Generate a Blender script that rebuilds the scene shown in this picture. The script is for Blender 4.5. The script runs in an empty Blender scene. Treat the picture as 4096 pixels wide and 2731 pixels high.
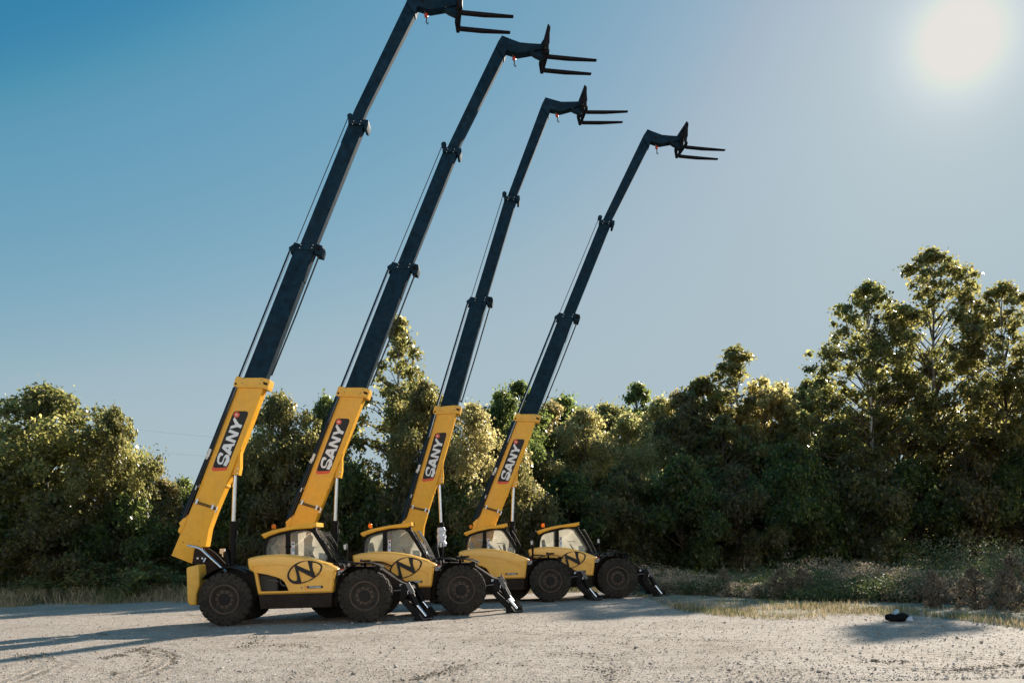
import bpy, bmesh, math, random
import numpy as np
from math import radians, sin, cos, pi, atan2, hypot, tan
from mathutils import Vector, Matrix, Euler
from mathutils.geometry import tessellate_polygon

random.seed(7)
scene = bpy.context.scene
COL = scene.collection

# ------------------------------------------------------------------ camera model (used to measure the machine)
FPX, HOR, ROLL, WPX = 2200.0, 1250.0, radians(1.42), 2352.0
CR, SR = cos(ROLL), sin(ROLL)

def ray(u, v):
    x, y = u - WPX / 2, HOR - v
    return Vector(((x * CR + y * SR) / FPX, 1.0, (-x * SR + y * CR) / FPX))

D_NEAR = 24.5
HC = -0.5 * (ray(837, 1429).z + ray(515, 1437).z) * D_NEAR      # eye height above the gravel

def W(u, v, Y):
    return ray(u, v) * Y + Vector((0, 0, HC))

def G(u, v):
    r = ray(u, v)
    return r * (HC / -r.z) + Vector((0, 0, HC))

SUN_DIR = ray(2205, 90).normalized()
SUN_EL = math.asin(SUN_DIR.z)
SUN_AZ = atan2(SUN_DIR.x, SUN_DIR.y) + radians(10)      # the shadows in the photograph run a little flatter than the glare suggests
LIGHT_DIR = Vector((sin(SUN_AZ) * cos(SUN_EL), cos(SUN_AZ) * cos(SUN_EL), sin(SUN_EL)))

def crop(x0, y0, k):
    return lambda cx, cy: ((x0 + cx / k) * WPX / 4096, (y0 + cy / k) * WPX / 4096)
C1 = crop(650, 1900, 2.4888); C2 = crop(1250, 1900, 2.4889)
BM = crop(650, 1450, 1.844); BS = crop(950, 900, 2.4125)
R6 = crop(1350, 0, 2.8); R7 = crop(1950, 50, 2.852)
HD = crop(980, 2200, 5.88); LG = crop(700, 1600, 3.92)

Y1 = D_NEAR + 1.2
_xr, _xf = W(515, 1375, D_NEAR).x, W(837, 1366, D_NEAR).x
X1 = 0.5 * (_xr + _xf)
WB2 = 0.5 * (_xf - _xr)
TYRE_R = 0.6875

def origin_for(u, v, D):
    return Vector((W(u, v, D).x - WB2, D + 1.2, 0))
ORG = [Vector((X1, Y1, 0)), origin_for(1059, 1353, 26.45), origin_for(1264, 1322, 31.4), origin_for(1419, 1321, 32.3)]

def L(p, dy, m=0):
    w = W(p[0], p[1], ORG[m].y + dy)
    return Vector((w.x - ORG[m].x, dy, w.z))

# ------------------------------------------------------------------ materials
MATS = {}
def nodes_of(name):
    m = bpy.data.materials.new(name); m.use_nodes = True
    nt = m.node_tree
    return m, nt, nt.nodes, nt.links, nt.nodes['Principled BSDF']

def paint(name, col, rough=0.4, metal=0.0, coat=0.0, var=0.12, scale=6.0, bump=0.0, dust=0.0, spec=0.5):
    m, nt, N, K, P = nodes_of(name)
    tc = N.new('ShaderNodeTexCoord')
    nz = N.new('ShaderNodeTexNoise'); nz.inputs['Scale'].default_value = scale; nz.inputs['Detail'].default_value = 6
    oi = N.new('ShaderNodeObjectInfo'); off = N.new('ShaderNodeVectorMath'); off.operation = 'SCALE'; off.inputs[0].default_value = (37, 11, 23)
    K.new(oi.outputs['Random'], off.inputs['Scale']); sh = N.new('ShaderNodeVectorMath'); K.new(tc.outputs['Object'], sh.inputs[0]); K.new(off.outputs[0], sh.inputs[1])
    K.new(sh.outputs[0], nz.inputs['Vector'])
    rp = N.new('ShaderNodeValToRGB')
    c = Vector(col[:3])
    lo, hi = c * (1 - var), c * (1 + var)
    rp.color_ramp.elements[0].position = .3; rp.color_ramp.elements[0].color = (*lo, 1)
    rp.color_ramp.elements[1].position = .7; rp.color_ramp.elements[1].color = (*hi, 1)
    K.new(nz.outputs['Fac'], rp.inputs['Fac'])
    last = rp.outputs['Color']
    if dust > 0:
        n2 = N.new('ShaderNodeTexNoise'); n2.inputs['Scale'].default_value = 2.2; n2.inputs['Detail'].default_value = 8
        n2.inputs['Roughness'].default_value = .7
        K.new(sh.outputs[0], n2.inputs['Vector'])
        mr = N.new('ShaderNodeMapRange'); mr.inputs['From Min'].default_value = .42; mr.inputs['From Max'].default_value = .72
        mr.inputs['To Max'].default_value = dust
        K.new(n2.outputs['Fac'], mr.inputs['Value'])
        mx = N.new('ShaderNodeMix'); mx.data_type = 'RGBA'
        K.new(mr.outputs['Result'], mx.inputs['Factor'])
        K.new(last, mx.inputs[6]); mx.inputs[7].default_value = (.36, .31, .26, 1)
        last = mx.outputs[2]
    K.new(last, P.inputs['Base Color'])
    mr2 = N.new('ShaderNodeMapRange'); mr2.inputs['To Min'].default_value = rough * .8; mr2.inputs['To Max'].default_value = min(1, rough * 1.25)
    K.new(nz.outputs['Fac'], mr2.inputs['Value']); K.new(mr2.outputs['Result'], P.inputs['Roughness'])
    P.inputs['Metallic'].default_value = metal
    P.inputs['Coat Weight'].default_value = coat
    P.inputs['Coat Roughness'].default_value = .12
    P.inputs['Specular IOR Level'].default_value = spec
    if bump > 0:
        n3 = N.new('ShaderNodeTexNoise'); n3.inputs['Scale'].default_value = 60; K.new(tc.outputs['Object'], n3.inputs['Vector'])
        b = N.new('ShaderNodeBump'); b.inputs['Strength'].default_value = bump; b.inputs['Distance'].default_value = .02
        K.new(n3.outputs['Fac'], b.inputs['Height']); K.new(b.outputs['Normal'], P.inputs['Normal'])
    MATS[name] = m
    return m

paint('yellow', (.86, .42, .022), .38, coat=.12, var=.07, dust=.10, spec=.35)
paint('yellow_dull', (.82, .44, .055), .45, coat=.08, var=.08, dust=.14, spec=.35)
paint('hood_yellow', (.95, .50, .075), .34, coat=.35, var=.05, dust=.10, spec=.45)  # own lighter paint, raised also to stand in for warm ground bounce
paint('black', (.0075, .007, .0072), .5, coat=.0, var=.25, dust=.015, spec=.12)
paint('frame_black', (.030, .022, .018), .7, var=.2, dust=.03, spec=.07)
paint('boom_black', (.005, .024, .043), .55, coat=0, var=.4, dust=.02, spec=.08)
paint('rubber', (.029, .025, .0205), .85, var=.3, bump=.3, dust=.08, spec=.15)
paint('rubber_dot', (.008, .007, .007), .9, spec=.2)
paint('rim', (.086, .060, .046), .65, var=.2, dust=.08, spec=.2)
paint('hub', (.016, .0135, .013), .6, var=.2, dust=.03, spec=.2)
paint('chrome', (.62, .65, .70), .22, metal=1, var=.04)
paint('steel', (.11, .11, .115), .5, metal=.5, var=.2)
paint('fork_steel', (.012, .011, .014), .75, var=.2, dust=.02, spec=.12)
paint('hose', (.012, .012, .013), .5, var=.2)
paint('decal_black', (.010, .010, .012), .4, var=.1, spec=.3)
paint('decal_white', (.78, .78, .80), .4, var=.03)
paint('decal_red', (.72, .075, .02), .4, var=.04)
paint('decal_blue', (.10, .35, .60), .4)
paint('white_box', (.72, .70, .66), .5, var=.05)
paint('plastic_wrap', (.72, .74, .80), .25, var=.12, scale=18, bump=.5)
paint('seat_grey', (.30, .27, .23), .8, var=.1)
paint('tank_grey', (.06, .058, .05), .7, var=.15, spec=.2)
paint('light_lens', (.55, .55, .55), .1, coat=.5)
paint('hook_red', (.55, .05, .02), .35, coat=.3)

def dusty_glass(name, dust, col):
    m, nt, N, K, P = nodes_of(name)
    N.remove(P)
    out = N['Material Output']
    tr = N.new('ShaderNodeBsdfTransparent'); tr.inputs['Color'].default_value = (.86, .9, .88, 1)
    tl = N.new('ShaderNodeBsdfTranslucent'); tl.inputs['Color'].default_value = (*col, 1)
    df = N.new('ShaderNodeBsdfDiffuse'); df.inputs['Color'].default_value = (*col, 1)
    gl = N.new('ShaderNodeBsdfGlossy'); gl.inputs['Roughness'].default_value = .05
    a = N.new('ShaderNodeMixShader'); a.inputs[0].default_value = .5
    K.new(tl.outputs[0], a.inputs[1]); K.new(df.outputs[0], a.inputs[2])
    b = N.new('ShaderNodeMixShader')
    tc = N.new('ShaderNodeTexCoord'); nz = N.new('ShaderNodeTexNoise'); nz.inputs['Scale'].default_value = 3; nz.inputs['Detail'].default_value = 8
    K.new(tc.outputs['Object'], nz.inputs['Vector'])
    mr = N.new('ShaderNodeMapRange'); mr.inputs['From Min'].default_value = .3; mr.inputs['From Max'].default_value = .7
    mr.inputs['To Min'].default_value = dust * .8; mr.inputs['To Max'].default_value = min(1, dust * 1.2)
    K.new(nz.outputs['Fac'], mr.inputs['Value']); K.new(mr.outputs['Result'], b.inputs[0])
    K.new(tr.outputs[0], b.inputs[1]); K.new(a.outputs[0], b.inputs[2])
    fr = N.new('ShaderNodeFresnel'); fr.inputs['IOR'].default_value = 1.45
    c = N.new('ShaderNodeMixShader')
    K.new(fr.outputs[0], c.inputs[0]); K.new(b.outputs[0], c.inputs[1]); K.new(gl.outputs[0], c.inputs[2])
    K.new(c.outputs[0], out.inputs['Surface'])
    MATS[name] = m
dusty_glass('glass', .28, (.86, .78, .64))
dusty_glass('glass_far', .74, (.92, .83, .68))

m, nt, N, K, P = nodes_of('amber')
P.inputs['Base Color'].default_value = (1, .33, .02, 1); P.inputs['Roughness'].default_value = .15
P.inputs['Subsurface Weight'].default_value = .6; P.inputs['Subsurface Radius'].default_value = (.08, .03, .01)
tl = N.new('ShaderNodeBsdfTranslucent'); tl.inputs['Color'].default_value = (1, .42, .03, 1)
mx = N.new('ShaderNodeMixShader'); mx.inputs[0].default_value = .5
K.new(P.outputs[0], mx.inputs[1]); K.new(tl.outputs[0], mx.inputs[2]); K.new(mx.outputs[0], N['Material Output'].inputs['Surface'])
MATS['amber'] = m

# ------------------------------------------------------------------ mesh builder
def inset(poly, d):
    n = len(poly)
    A = sum(poly[i][0] * poly[(i + 1) % n][1] - poly[(i + 1) % n][0] * poly[i][1] for i in range(n))
    s = 1 if A > 0 else -1
    out = []
    for i in range(n):
        a, b, c = poly[i - 1], poly[i], poly[(i + 1) % n]
        e1 = Vector((b[0] - a[0], b[1] - a[1])); e2 = Vector((c[0] - b[0], c[1] - b[1]))
        if e1.length < 1e-9 or e2.length < 1e-9:
            out.append(b); continue
        e1.normalize(); e2.normalize()
        n1 = Vector((-e1.y, e1.x)) * s; n2 = Vector((-e2.y, e2.x)) * s
        nn = n1 + n2
        if nn.length < 1e-6:
            nn = n1
        nn.normalize()
        k = d / max(.45, nn.dot(n1))
        out.append((b[0] + nn.x * k, b[1] + nn.y * k))
    return out

def smooth_poly(pts, sub=4):
    n = len(pts); out = []
    for i in range(n):
        p0, p1, p2, p3 = [Vector(pts[(i + j - 1) % n]) for j in range(4)]
        for k in range(sub):
            t = k / sub
            out.append(tuple(0.5 * ((2 * p1) + (-p0 + p2) * t + (2 * p0 - 5 * p1 + 4 * p2 - p3) * t * t + (-p0 + 3 * p1 - 3 * p2 + p3) * t ** 3)))
    return out

class MB:
    def __init__(s):
        s.v = []; s.f = []; s.m = []; s.slots = []
    def mi(s, mat):
        if mat not in s.slots: s.slots.append(mat)
        return s.slots.index(mat)
    def face(s, idx, mat):
        s.f.append(tuple(idx)); s.m.append(s.mi(mat))
    def add(s, pts):
        b = len(s.v); s.v += [tuple(p) for p in pts]; return list(range(b, b + len(pts)))
    def ring_bridge(s, a, b, mat):
        n = len(a)
        for i in range(n):
            j = (i + 1) % n
            s.face((a[i], a[j], b[j], b[i]), mat)
    def prism(s, poly, y0, y1, mat, r=0.0, holes=(), back=True, hole_depth=None):
        """polygon in the x-z plane extruded from y0 (near face) to y1, near edge rounded by r"""
        sg = 1 if y1 > y0 else -1
        poly = [(p[0], p[1]) for p in poly]
        if r > 0:
            steps = [(r, 0), (r * .62, r * .08), (r * .29, r * .29), (r * .08, r * .62), (0, r)]
        else:
            steps = [(0, 0)]
        rings = []
        for d, y in steps:
            q = inset(poly, d) if d > 0 else poly
            rings.append(s.add([(x, y0 + sg * y, z) for x, z in q]))
        rings.append(s.add([(x, y1, z) for x, z in poly]))
        for a, b in zip(rings, rings[1:]): s.ring_bridge(a, b, mat)
        front = rings[0]
        if not holes:
            s.face(front, mat)
        else:
            hs = [s.add([(x, y0, z) for x, z in h]) for h in holes]
            allidx = front + [i for h in hs for i in h]
            loops = [[Vector(s.v[i]) for i in front]] + [[Vector(s.v[i]) for i in h] for h in hs]
            loops = [[Vector((p.x, p.z, 0)) for p in lp] for lp in loops]
            for t in tessellate_polygon(loops): s.face([allidx[i] for i in t], mat)
            for h, src in zip(hs, holes):
                hb = s.add([(x, hole_depth if hole_depth is not None else y1, z) for x, z in src])
                s.ring_bridge(h, hb, mat)
        if back and not holes: s.face(rings[-1], mat)
        elif back and holes and hole_depth is None:
            allb = rings[-1] + [i for k in range(len(hs)) for i in range(hs[k][0] + len(hs[k]), hs[k][0] + len(hs[k]))]
        return s
    def box(s, c, size, mat, rot=None):
        c = Vector(c); sx, sy, sz = [k / 2 for k in size]
        M = rot if rot is not None else Matrix.Identity(3)
        ch = min(sx, sy, sz) * .18
        pts = []
        for dx in (-1, 1):
            for dy in (-1, 1):
                for dz in (-1, 1):
                    pts.append(c + M @ Vector((dx * sx, dy * sy, dz * sz)))
        i = s.add(pts)
        for q in ((0, 1, 3, 2), (4, 6, 7, 5), (0, 4, 5, 1), (2, 3, 7, 6), (0, 2, 6, 4), (1, 5, 7, 3)):
            s.face([i[k] for k in q], mat)
        return s
    def tube(s, pts, r, mat, n=10, caps=True):
        pts = [Vector(p) for p in pts]
        rs = r if isinstance(r, (list, tuple)) else [r] * len(pts)
        rings = []
        for k, p in enumerate(pts):
            if k == 0: d = pts[1] - p
            elif k == len(pts) - 1: d = p - pts[k - 1]
            else: d = (pts[k + 1] - p).normalized() + (p - pts[k - 1]).normalized()
            d.normalize()
            a = d.cross(Vector((0, 1, 0)))
            if a.length < .05: a = d.cross(Vector((1, 0, 0)))
            a.normalize(); b = d.cross(a)
            rings.append(s.add([p + (a * cos(2 * pi * i / n) + b * sin(2 * pi * i / n)) * rs[k] for i in range(n)]))
        for a, b in zip(rings, rings[1:]): s.ring_bridge(a, b, mat)
        if caps:
            s.face(rings[0][::-1], mat); s.face(rings[-1], mat)
        return s
    def lathe_y(s, prof, mat, c=(0, 0, 0), n=48, mats=None):
        """profile [(radius, y)] turned round the y axis through c"""
        rings = []
        for r, y in prof:
            rings.append(s.add([(c[0] + r * cos(2 * pi * i / n), c[1] + y, c[2] + r * sin(2 * pi * i / n)) for i in range(n)]))
        for k, (a, b) in enumerate(zip(rings, rings[1:])): s.ring_bridge(a, b, mats[k] if mats else mat)
        if prof[0][0] > 1e-4: s.face(rings[0], mat)
        if prof[-1][0] > 1e-4: s.face(rings[-1][::-1], mat)
        return s
    def lathe_z(s, prof, mat, c=(0, 0, 0), n=24):
        rings = []
        for r, z in prof:
            rings.append(s.add([(c[0] + r * cos(2 * pi * i / n), c[1] + r * sin(2 * pi * i / n), c[2] + z) for i in range(n)]))
        for a, b in zip(rings, rings[1:]): s.ring_bridge(a, b, mat)
        s.face(rings[0][::-1], mat); s.face(rings[-1], mat)
        return s
    def build(s, name, parent=None, origin=None, place=None, angle=35):
        me = bpy.data.meshes.new(name)
        o0 = Vector(origin) if origin is not None else Vector((0, 0, 0))
        me.from_pydata([tuple(Vector(p) - o0) for p in s.v], [], s.f)
        for mt in s.slots: me.materials.append(MATS[mt])
        me.polygons.foreach_set('material_index', s.m)
        bm = bmesh.new(); bm.from_mesh(me)
        bmesh.ops.recalc_face_normals(bm, faces=bm.faces)
        bm.to_mesh(me); bm.free()
        me.polygons.foreach_set('use_smooth', [True] * len(me.polygons))
        me.set_sharp_from_angle(angle=radians(angle))
        me.update()
        o = bpy.data.objects.new(name, me); COL.objects.link(o)
        if parent is not None: o.parent = parent
        if place is not None: o.location = place
        elif origin is not None and parent is None: o.location = o0
        return o

def empty(name, loc, label=None, cat=None, group=None):
    o = bpy.data.objects.new(name, None); COL.objects.link(o)
    o.location = loc; o.empty_display_size = .3
    tag(o, label, cat, group)
    return o
def tag(o, label=None, cat=None, group=None, kind=None):
    if label: o['label'] = label
    if cat: o['category'] = cat
    if group: o['group'] = group
    if kind: o['kind'] = kind
    return o

def xz(pts, fn, dy, m=0):
    out = []
    for p in pts:
        q = L(fn(*p), dy, m); out.append((q.x, q.z))
    return out

# ------------------------------------------------------------------ the telehandler
root = empty('telehandler', ORG[0], None, 'telehandler', 'telehandlers parked in a row with booms raised')

# wheels: origin at the hub, outer face towards -y
def make_tyre():
    t = MB(); R = TYRE_R
    prof = [(.37, -.205), (.40, -.225), (.46, -.235), (.56, -.228), (.63, -.205), (.655, -.18), (.66, -.10), (.66, .10), (.655, .18),
            (.63, .205), (.56, .228), (.46, .235), (.40, .225), (.37, .205)]
    t.lathe_y(prof, 'rubber', n=64)
    n = 22
    for side in (-1, 1):
        for k in range(n):
            a = 2 * pi * (k + (.5 if side > 0 else 0)) / n
            def pt(rad, ang, y): return (rad * cos(ang), y * side, rad * sin(ang))
            w0, w1 = .105, .085
            rows = []
            for (rad, y, w, sk) in ((.585, .226, w0 * .8, 0), (.645, .222, w0, 0), (.6875, .195, w0, 0), (.6875, .02, w1, .11), (.655, .02, w1, .11)):
                rows.append(t.add([pt(rad, a - w + sk, y), pt(rad, a + w + sk, y)]))
            base = t.add([pt(.56, a - w0 * .8, .20), pt(.56, a + w0 * .8, .20), pt(.64, a - w0, .17), pt(.64, a + w0, .17)])
            for r0, r1 in zip(rows, rows[1:]): t.face((r0[0], r0[1], r1[1], r1[0]), 'rubber')
            t.face((rows[0][0], rows[1][0], rows[2][0], base[2], base[0]), 'rubber')
            t.face((rows[0][1], rows[1][1], rows[2][1], base[3], base[1]), 'rubber')
            t.face((rows[2][0], rows[3][0], rows[4][0], base[2]), 'rubber')
            t.face((rows[2][1], rows[3][1], rows[4][1], base[3]), 'rubber')
            t.face((rows[0][0], rows[0][1], base[1], base[0]), 'rubber')
    # two rings of dark vent holes in the sidewall of a solid tyre
    for rad, cnt, off in ((.60, 22, .5), (.53, 22, 0), (.445, 16, .2)):
        for k in range(cnt):
            a = 2 * pi * (k + off) / cnt
            rr = .019 if rad > .5 else .012
            for side in (-1, 1):
                yy = {.60: .222, .53: .2335, .445: .234}[rad]
                if rad == .60 and (k % 2): continue
                c = Vector((rad * cos(a), side * yy, rad * sin(a)))
                i = t.add([c + Vector((rr * cos(b * pi / 4), side * .004, rr * sin(b * pi / 4))) for b in range(8)])
                t.face(i, 'rubber_dot')
    return t
def make_rim():
    t = MB()
    t.lathe_y([(.385, -.19), (.385, -.238), (.36, -.245), (.345, -.235), (.335, -.175), (.325, -.16), (.315, -.175), (.24, -.195), (.235, -.21), (.0, -.21)],
              'rim', n=56, mats=['rim', 'rim', 'rim', 'rim', 'hub', 'rim', 'rim', 'rim', 'rim'])
    t.lathe_y([(.385, .19), (.37, .2), (.35, .15), (.0, .08)], 'hub', n=40)
    t.lathe_y([(.152, -.17), (.152, -.225), (.135, -.24), (.0, -.245)], 'hub', n=36)
    for k in range(10):
        a = 2 * pi * (k + .5) / 10
        t.lathe_y([(.024, -.19), (.024, -.235), (.0, -.238)], 'hub', c=(.200 * cos(a), 0, .212 * sin(a)), n=8)
    return t
tyre_mb, rim_mb = make_tyre(), make_rim()
wheel_mesh = None
for sx in (-1, 1):
    for sy in (-1, 1):
        if wheel_mesh is None:
            ty = tyre_mb.build('tyre', root); rm = rim_mb.build('rim', root)
            wheel_mesh = (ty.data, rm.data)
            for o in (ty, rm): bpy.data.objects.remove(o)
        w = bpy.data.objects.new('wheel', wheel_mesh[1]); COL.objects.link(w); w.parent = root
        w.location = (sx * WB2, sy * .97, TYRE_R - .006)
        w.rotation_euler = (0, random.uniform(0, 6), 0 if sy < 0 else pi)
        ty = bpy.data.objects.new('tyre', wheel_mesh[0]); COL.objects.link(ty); ty.parent = w

# chassis
ch = MB()
ch.prism(xz([(372, 1060), (700, 985), (930, 985), (960, 1190), (1690, 1165), (1690, 1250), (960, 1262), (420, 1262)], C1, -.42), -.42, .42, 'frame_black', .02)
fr = xz([(225, 905), (640, 905), (880, 1062), (930, 1080), (985, 1100), (1005, 1140), (990, 1150), (900, 1140), (885, 1245), (780, 1252), (225, 1290)], C2, -.50)
ch.prism(fr, -.50, .50, 'frame_black', .02)
ch.tube([(-WB2, -.8, .62), (-WB2, .8, .62)], .14, 'hub', 14); ch.tube([(WB2, -.8, .62), (WB2, .8, .62)], .14, 'hub', 14)
for sx in (-1, 1): ch.lathe_y([(.19, -.78), (.22, -.70), (.22, .70), (.19, .78)], 'hub', c=(sx * WB2, 0, .66), n=20)
ch.lathe_z([(.10, -.22), (.26, -.15), (.26, .15), (.10, .22)], 'hub', c=(-WB2, 0, .60)); ch.lathe_z([(.10, -.22), (.26, -.15), (.26, .15), (.10, .22)], 'hub', c=(WB2, 0, .60))
ch.build('chassis', root)

# rear tower plates carrying the boom pivot
tw = MB()
tp = [(292, 872), (318, 737), (348, 712), (440, 775), (600, 945), (660, 1000), (640, 1150), (380, 1150), (352, 890)]
tw.prism(xz(tp, C1, -.40), -.40, -.34, 'frame_black', .008)
tw.prism(xz(tp, C1, -.40), .34, .40, 'frame_black', .008)
tw.box((L(C1(520, 1040), 0)).to_tuple(), (.5, .68, .35), 'frame_black')
for b in ((350, 825), (397, 825)):
    c = L(C1(*b), -.41); tw.lathe_y([(.026, 0.02), (.026, -.012), (0, -.016)], 'decal_white', c=c, n=10)
tower = tw.build('boom_tower', root)
cy = MB(); a = L(C1(435, 822), -.44); b = L(C1(412, 862), -.44); cy.tube([a, b], .035, 'chrome', 10); cy.build('tower_cylinder', tower)

rl = MB()
rl.tube([L(C1(250, 697), -.47), L(C1(345, 716), -.47), L(C1(385, 735), -.47), L(C1(500, 842), -.47), L(C1(632, 962), -.47)], [.032, .036, .036, .036, .036], 'chrome', 12)
rl.build('leveling_cylinder', root)

# counterweight
cw = MB()
cwp = xz([(234, 922), (260, 908), (345, 888), (356, 900), (372, 1080), (340, 1185), (336, 1294), (264, 1292), (245, 1255)], C1, -1.0)
cw.prism(cwp, -1.0, 1.0, 'yellow_dull', .05)
cw.build('counterweight', root)

# rear mudguards and front mudguards: curved strips
def mudguard(cx, r, a0, a1, y0, y1, thick=.02, n=16):
    t = MB(); rows = []
    for k in range(n + 1):
        a = a0 + (a1 - a0) * k / n
        rr = r + .03 * (k == 0 or k == n)
        rows.append(t.add([(cx + q * cos(a), y, TYRE_R + q * sin(a) * 1.0) for q in (r, r + thick) for y in (y0, y1)]))
    for p, q in zip(rows, rows[1:]):
        t.face((p[0], p[1], q[1], q[0]), 'black'); t.face((p[2], q[2], q[3], p[3]), 'black')
        t.face((p[0], q[0], q[2], p[2]), 'black'); t.face((p[1], p[3], q[3], q[1]), 'black')
    t.face(rows[0], 'black'); t.face(rows[-1], 'black')
    return t
for sy in (-1, 1):
    y0, y1 = sorted((sy * 1.17, sy * .52))
    mudguard(-WB2 + .05, .80, radians(52), radians(140), y0, y1).build('mudguard', root)
    mf = mudguard(WB2 + .02, .83, radians(58), radians(152), y0, y1)
    mf.tube([(WB2 - .03, sy * .8, TYRE_R + .83), (WB2 - .05, sy * .6, TYRE_R + .55)], .03, 'black', 8)
    mf.box((WB2 + .02, sy * 1.0, TYRE_R + .885), (.26, .16, .05), 'black')
    mf.box((WB2 - .08, sy * 1.0, TYRE_R + .92), (.05, .08, .04), 'steel')
    o = mf.build('mudguard', root)
    hl = MB(); c = Vector((WB2 + .33, sy * .95, TYRE_R + .70))
    hl.box(c, (.14, .22, .12), 'black'); hl.box(c + Vector((.073, 0, 0)), (.01, .18, .09), 'light_lens')
    hl.build('headlight', root)

# black body between rear wheel and hood, belly panel under the hood
bd = MB()
bd.prism(xz([(640, 925), (720, 905), (880, 955), (915, 975), (950, 1192), (935, 1262), (870, 1262), (700, 1120)], C1, -.85), -.85, -.30, 'black', .03)
bd.build('side_body', root)
bd = MB()
bd.prism(xz([(1690, 940), (1800, 880), (1830, 1000), (1760, 1120), (1745, 1305), (1700, 1305)], C1, -.80), -.80, .8, 'frame_black', .02)
bd.build('front_panel', root)
sk = MB()
sk.prism(xz([(952, 1180), (1688, 1158), (1680, 1311), (1650, 1313), (975, 1331)], C1, -1.10), -1.10, -.5, 'frame_black', .02)
sk.tube([L(C1(1390, 1325), -1.0), L(C1(1390, 1333), -1.0)], .02, 'steel', 8)
sk.build('belly_tank', root)

# hood (engine cover) with its window, raised rim, emblem, plate and latch
hood_o = [(302, 1046), (250, 800), (203, 545), (178, 508), (98, 462), (78, 420), (58, 300), (55, 215), (68, 192), (130, 170), (250, 140), (380, 118), (500, 106), (650, 98), (800, 97),
          (1000, 107), (1150, 122), (1300, 142), (1450, 170), (1600, 206), (1750, 250), (1900, 303), (2050, 362), (2180, 418), (2192, 440), (2168, 472), (2120, 500), (2092, 760), (2062, 975), (2045, 994), (1200, 1020)]
win = [(285, 528), (420, 548), (560, 577), (740, 627), (860, 678), (930, 745), (985, 840), (1028, 950), (700, 960), (366, 969)]
hdb = MB()
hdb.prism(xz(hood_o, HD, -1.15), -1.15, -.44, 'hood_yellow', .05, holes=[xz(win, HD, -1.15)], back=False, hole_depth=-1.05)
# raised outer band above and around the recessed panel
band_hole = [(165, 372), (300, 352), (500, 338), (700, 330), (900, 340), (1100, 368), (1300, 410), (1500, 462), (1700, 522), (1850, 580), (2000, 650), (1985, 780), (1960, 905), (1700, 925), (1420, 940), (1390, 800),
             (1180, 815), (1170, 945), (1085, 950), (1045, 850), (985, 740), (900, 640), (760, 565), (560, 508), (300, 470), (215, 450), (180, 425)]
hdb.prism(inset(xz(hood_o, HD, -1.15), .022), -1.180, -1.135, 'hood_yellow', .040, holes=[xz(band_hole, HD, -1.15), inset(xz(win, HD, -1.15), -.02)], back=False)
hood = hdb.build('hood', root, angle=40)
eb = MB()
q = xz(inset(win, 0), HD, -1.0)
eb.prism(inset(q, -.04), -.60, -.56, 'black')
def seg(p0, p1, dy, r, mat, n=14): eb.tube([L(HD(*p0), dy), L(HD(*p1), dy)], r, mat, n)
eb.box(L(HD(475, 770), -.85), (.24, .2, .72), 'tank_grey'); eb.box(L(HD(640, 790), -.88), (.30, .2, .5), 'tank_grey')
seg((560, 700), (790, 728), -.99, .025, 'steel'); seg((835, 650), (835, 760), -.95, .02, 'steel'); seg((835, 760), (880, 820), -.95, .02, 'steel'); seg((880, 820), (1000, 835), -.95, .02, 'steel')
eb.build('engine_bay', hood)
em = MB()
ring = smooth_poly([(1430, 237), (1580, 247), (1710, 280), (1800, 330), (1822, 385), (1775, 515), (1645, 640), (1500, 722), (1330, 776), (1180, 788), (1080, 748), (1012, 675), (995, 595), (1018, 500), (1080, 402), (1180, 318), (1300, 262)], 3)
hA = smooth_poly([(1034, 600), (1044, 525), (1085, 450), (1155, 372)], 1) + [(1165, 368), (1190, 480), (1220, 600), (1228, 680), (1205, 715), (1155, 716), (1100, 692), (1055, 655)]
hB = [(1212, 342), (1300, 290), (1380, 260), (1472, 248), (1492, 330), (1535, 482), (1400, 426)]
hC = [(1592, 284), (1690, 300), (1760, 340), (1783, 392), (1745, 505), (1655, 606), (1610, 480), (1588, 380)]
hD = [(1254, 462), (1420, 550), (1598, 642), (1500, 702), (1330, 755), (1290, 610)]
em.prism(xz(ring, HD, -1.18), -1.188, -1.175, 'decal_black', 0, holes=[xz(h, HD, -1.18) for h in (hA, hB, hC, hD)], back=False)
emblem = em.build('emblem', hood)
pl = MB()
pl.prism(xz([(1445, 838), (1820, 828), (1832, 880), (1470, 892)], HD, -1.18), -1.180, -1.16, 'decal_black')
pl.prism(xz([(1438, 838), (1455, 838), (1480, 892), (1465, 892)], HD, -1.18), -1.183, -1.16, 'decal_red')
def text_mesh(txt, name):
    cu = bpy.data.curves.new(name, 'FONT'); cu.body = txt; cu.size = 1; cu.align_x = 'CENTER'; cu.align_y = 'CENTER'; cu.offset = .025
    o = bpy.data.objects.new(name, cu); COL.objects.link(o)
    dg = bpy.context.evaluated_depsgraph_get(); me = bpy.data.meshes.new_from_object(o.evaluated_get(dg))
    bpy.data.objects.remove(o); bpy.data.curves.remove(cu)
    return [v.co.copy() for v in me.vertices], [list(p.vertices) for p in me.polygons], me
tv, tf, tme = text_mesh('STH1256A', 'plate_text')
x0, x1 = min(v.x for v in tv), max(v.x for v in tv); zy0, zy1 = min(v.y for v in tv), max(v.y for v in tv)
def pl_pt(v):
    a = (v.x - x0) / (x1 - x0); b = (v.y - zy0) / (zy1 - zy0)
    px, py = 1500 + a * 285 + b * 6, 884 - a * 8 - b * 42
    w = L(HD(px, py), -1.186); return w
i0 = pl.add([pl_pt(v) for v in tv])
for f in tf: pl.face([i0[k] for k in f], 'decal_white')
pl.build('model_plate', hood)
lt = MB()
c = L(HD(1285, 872), -1.16)
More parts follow.
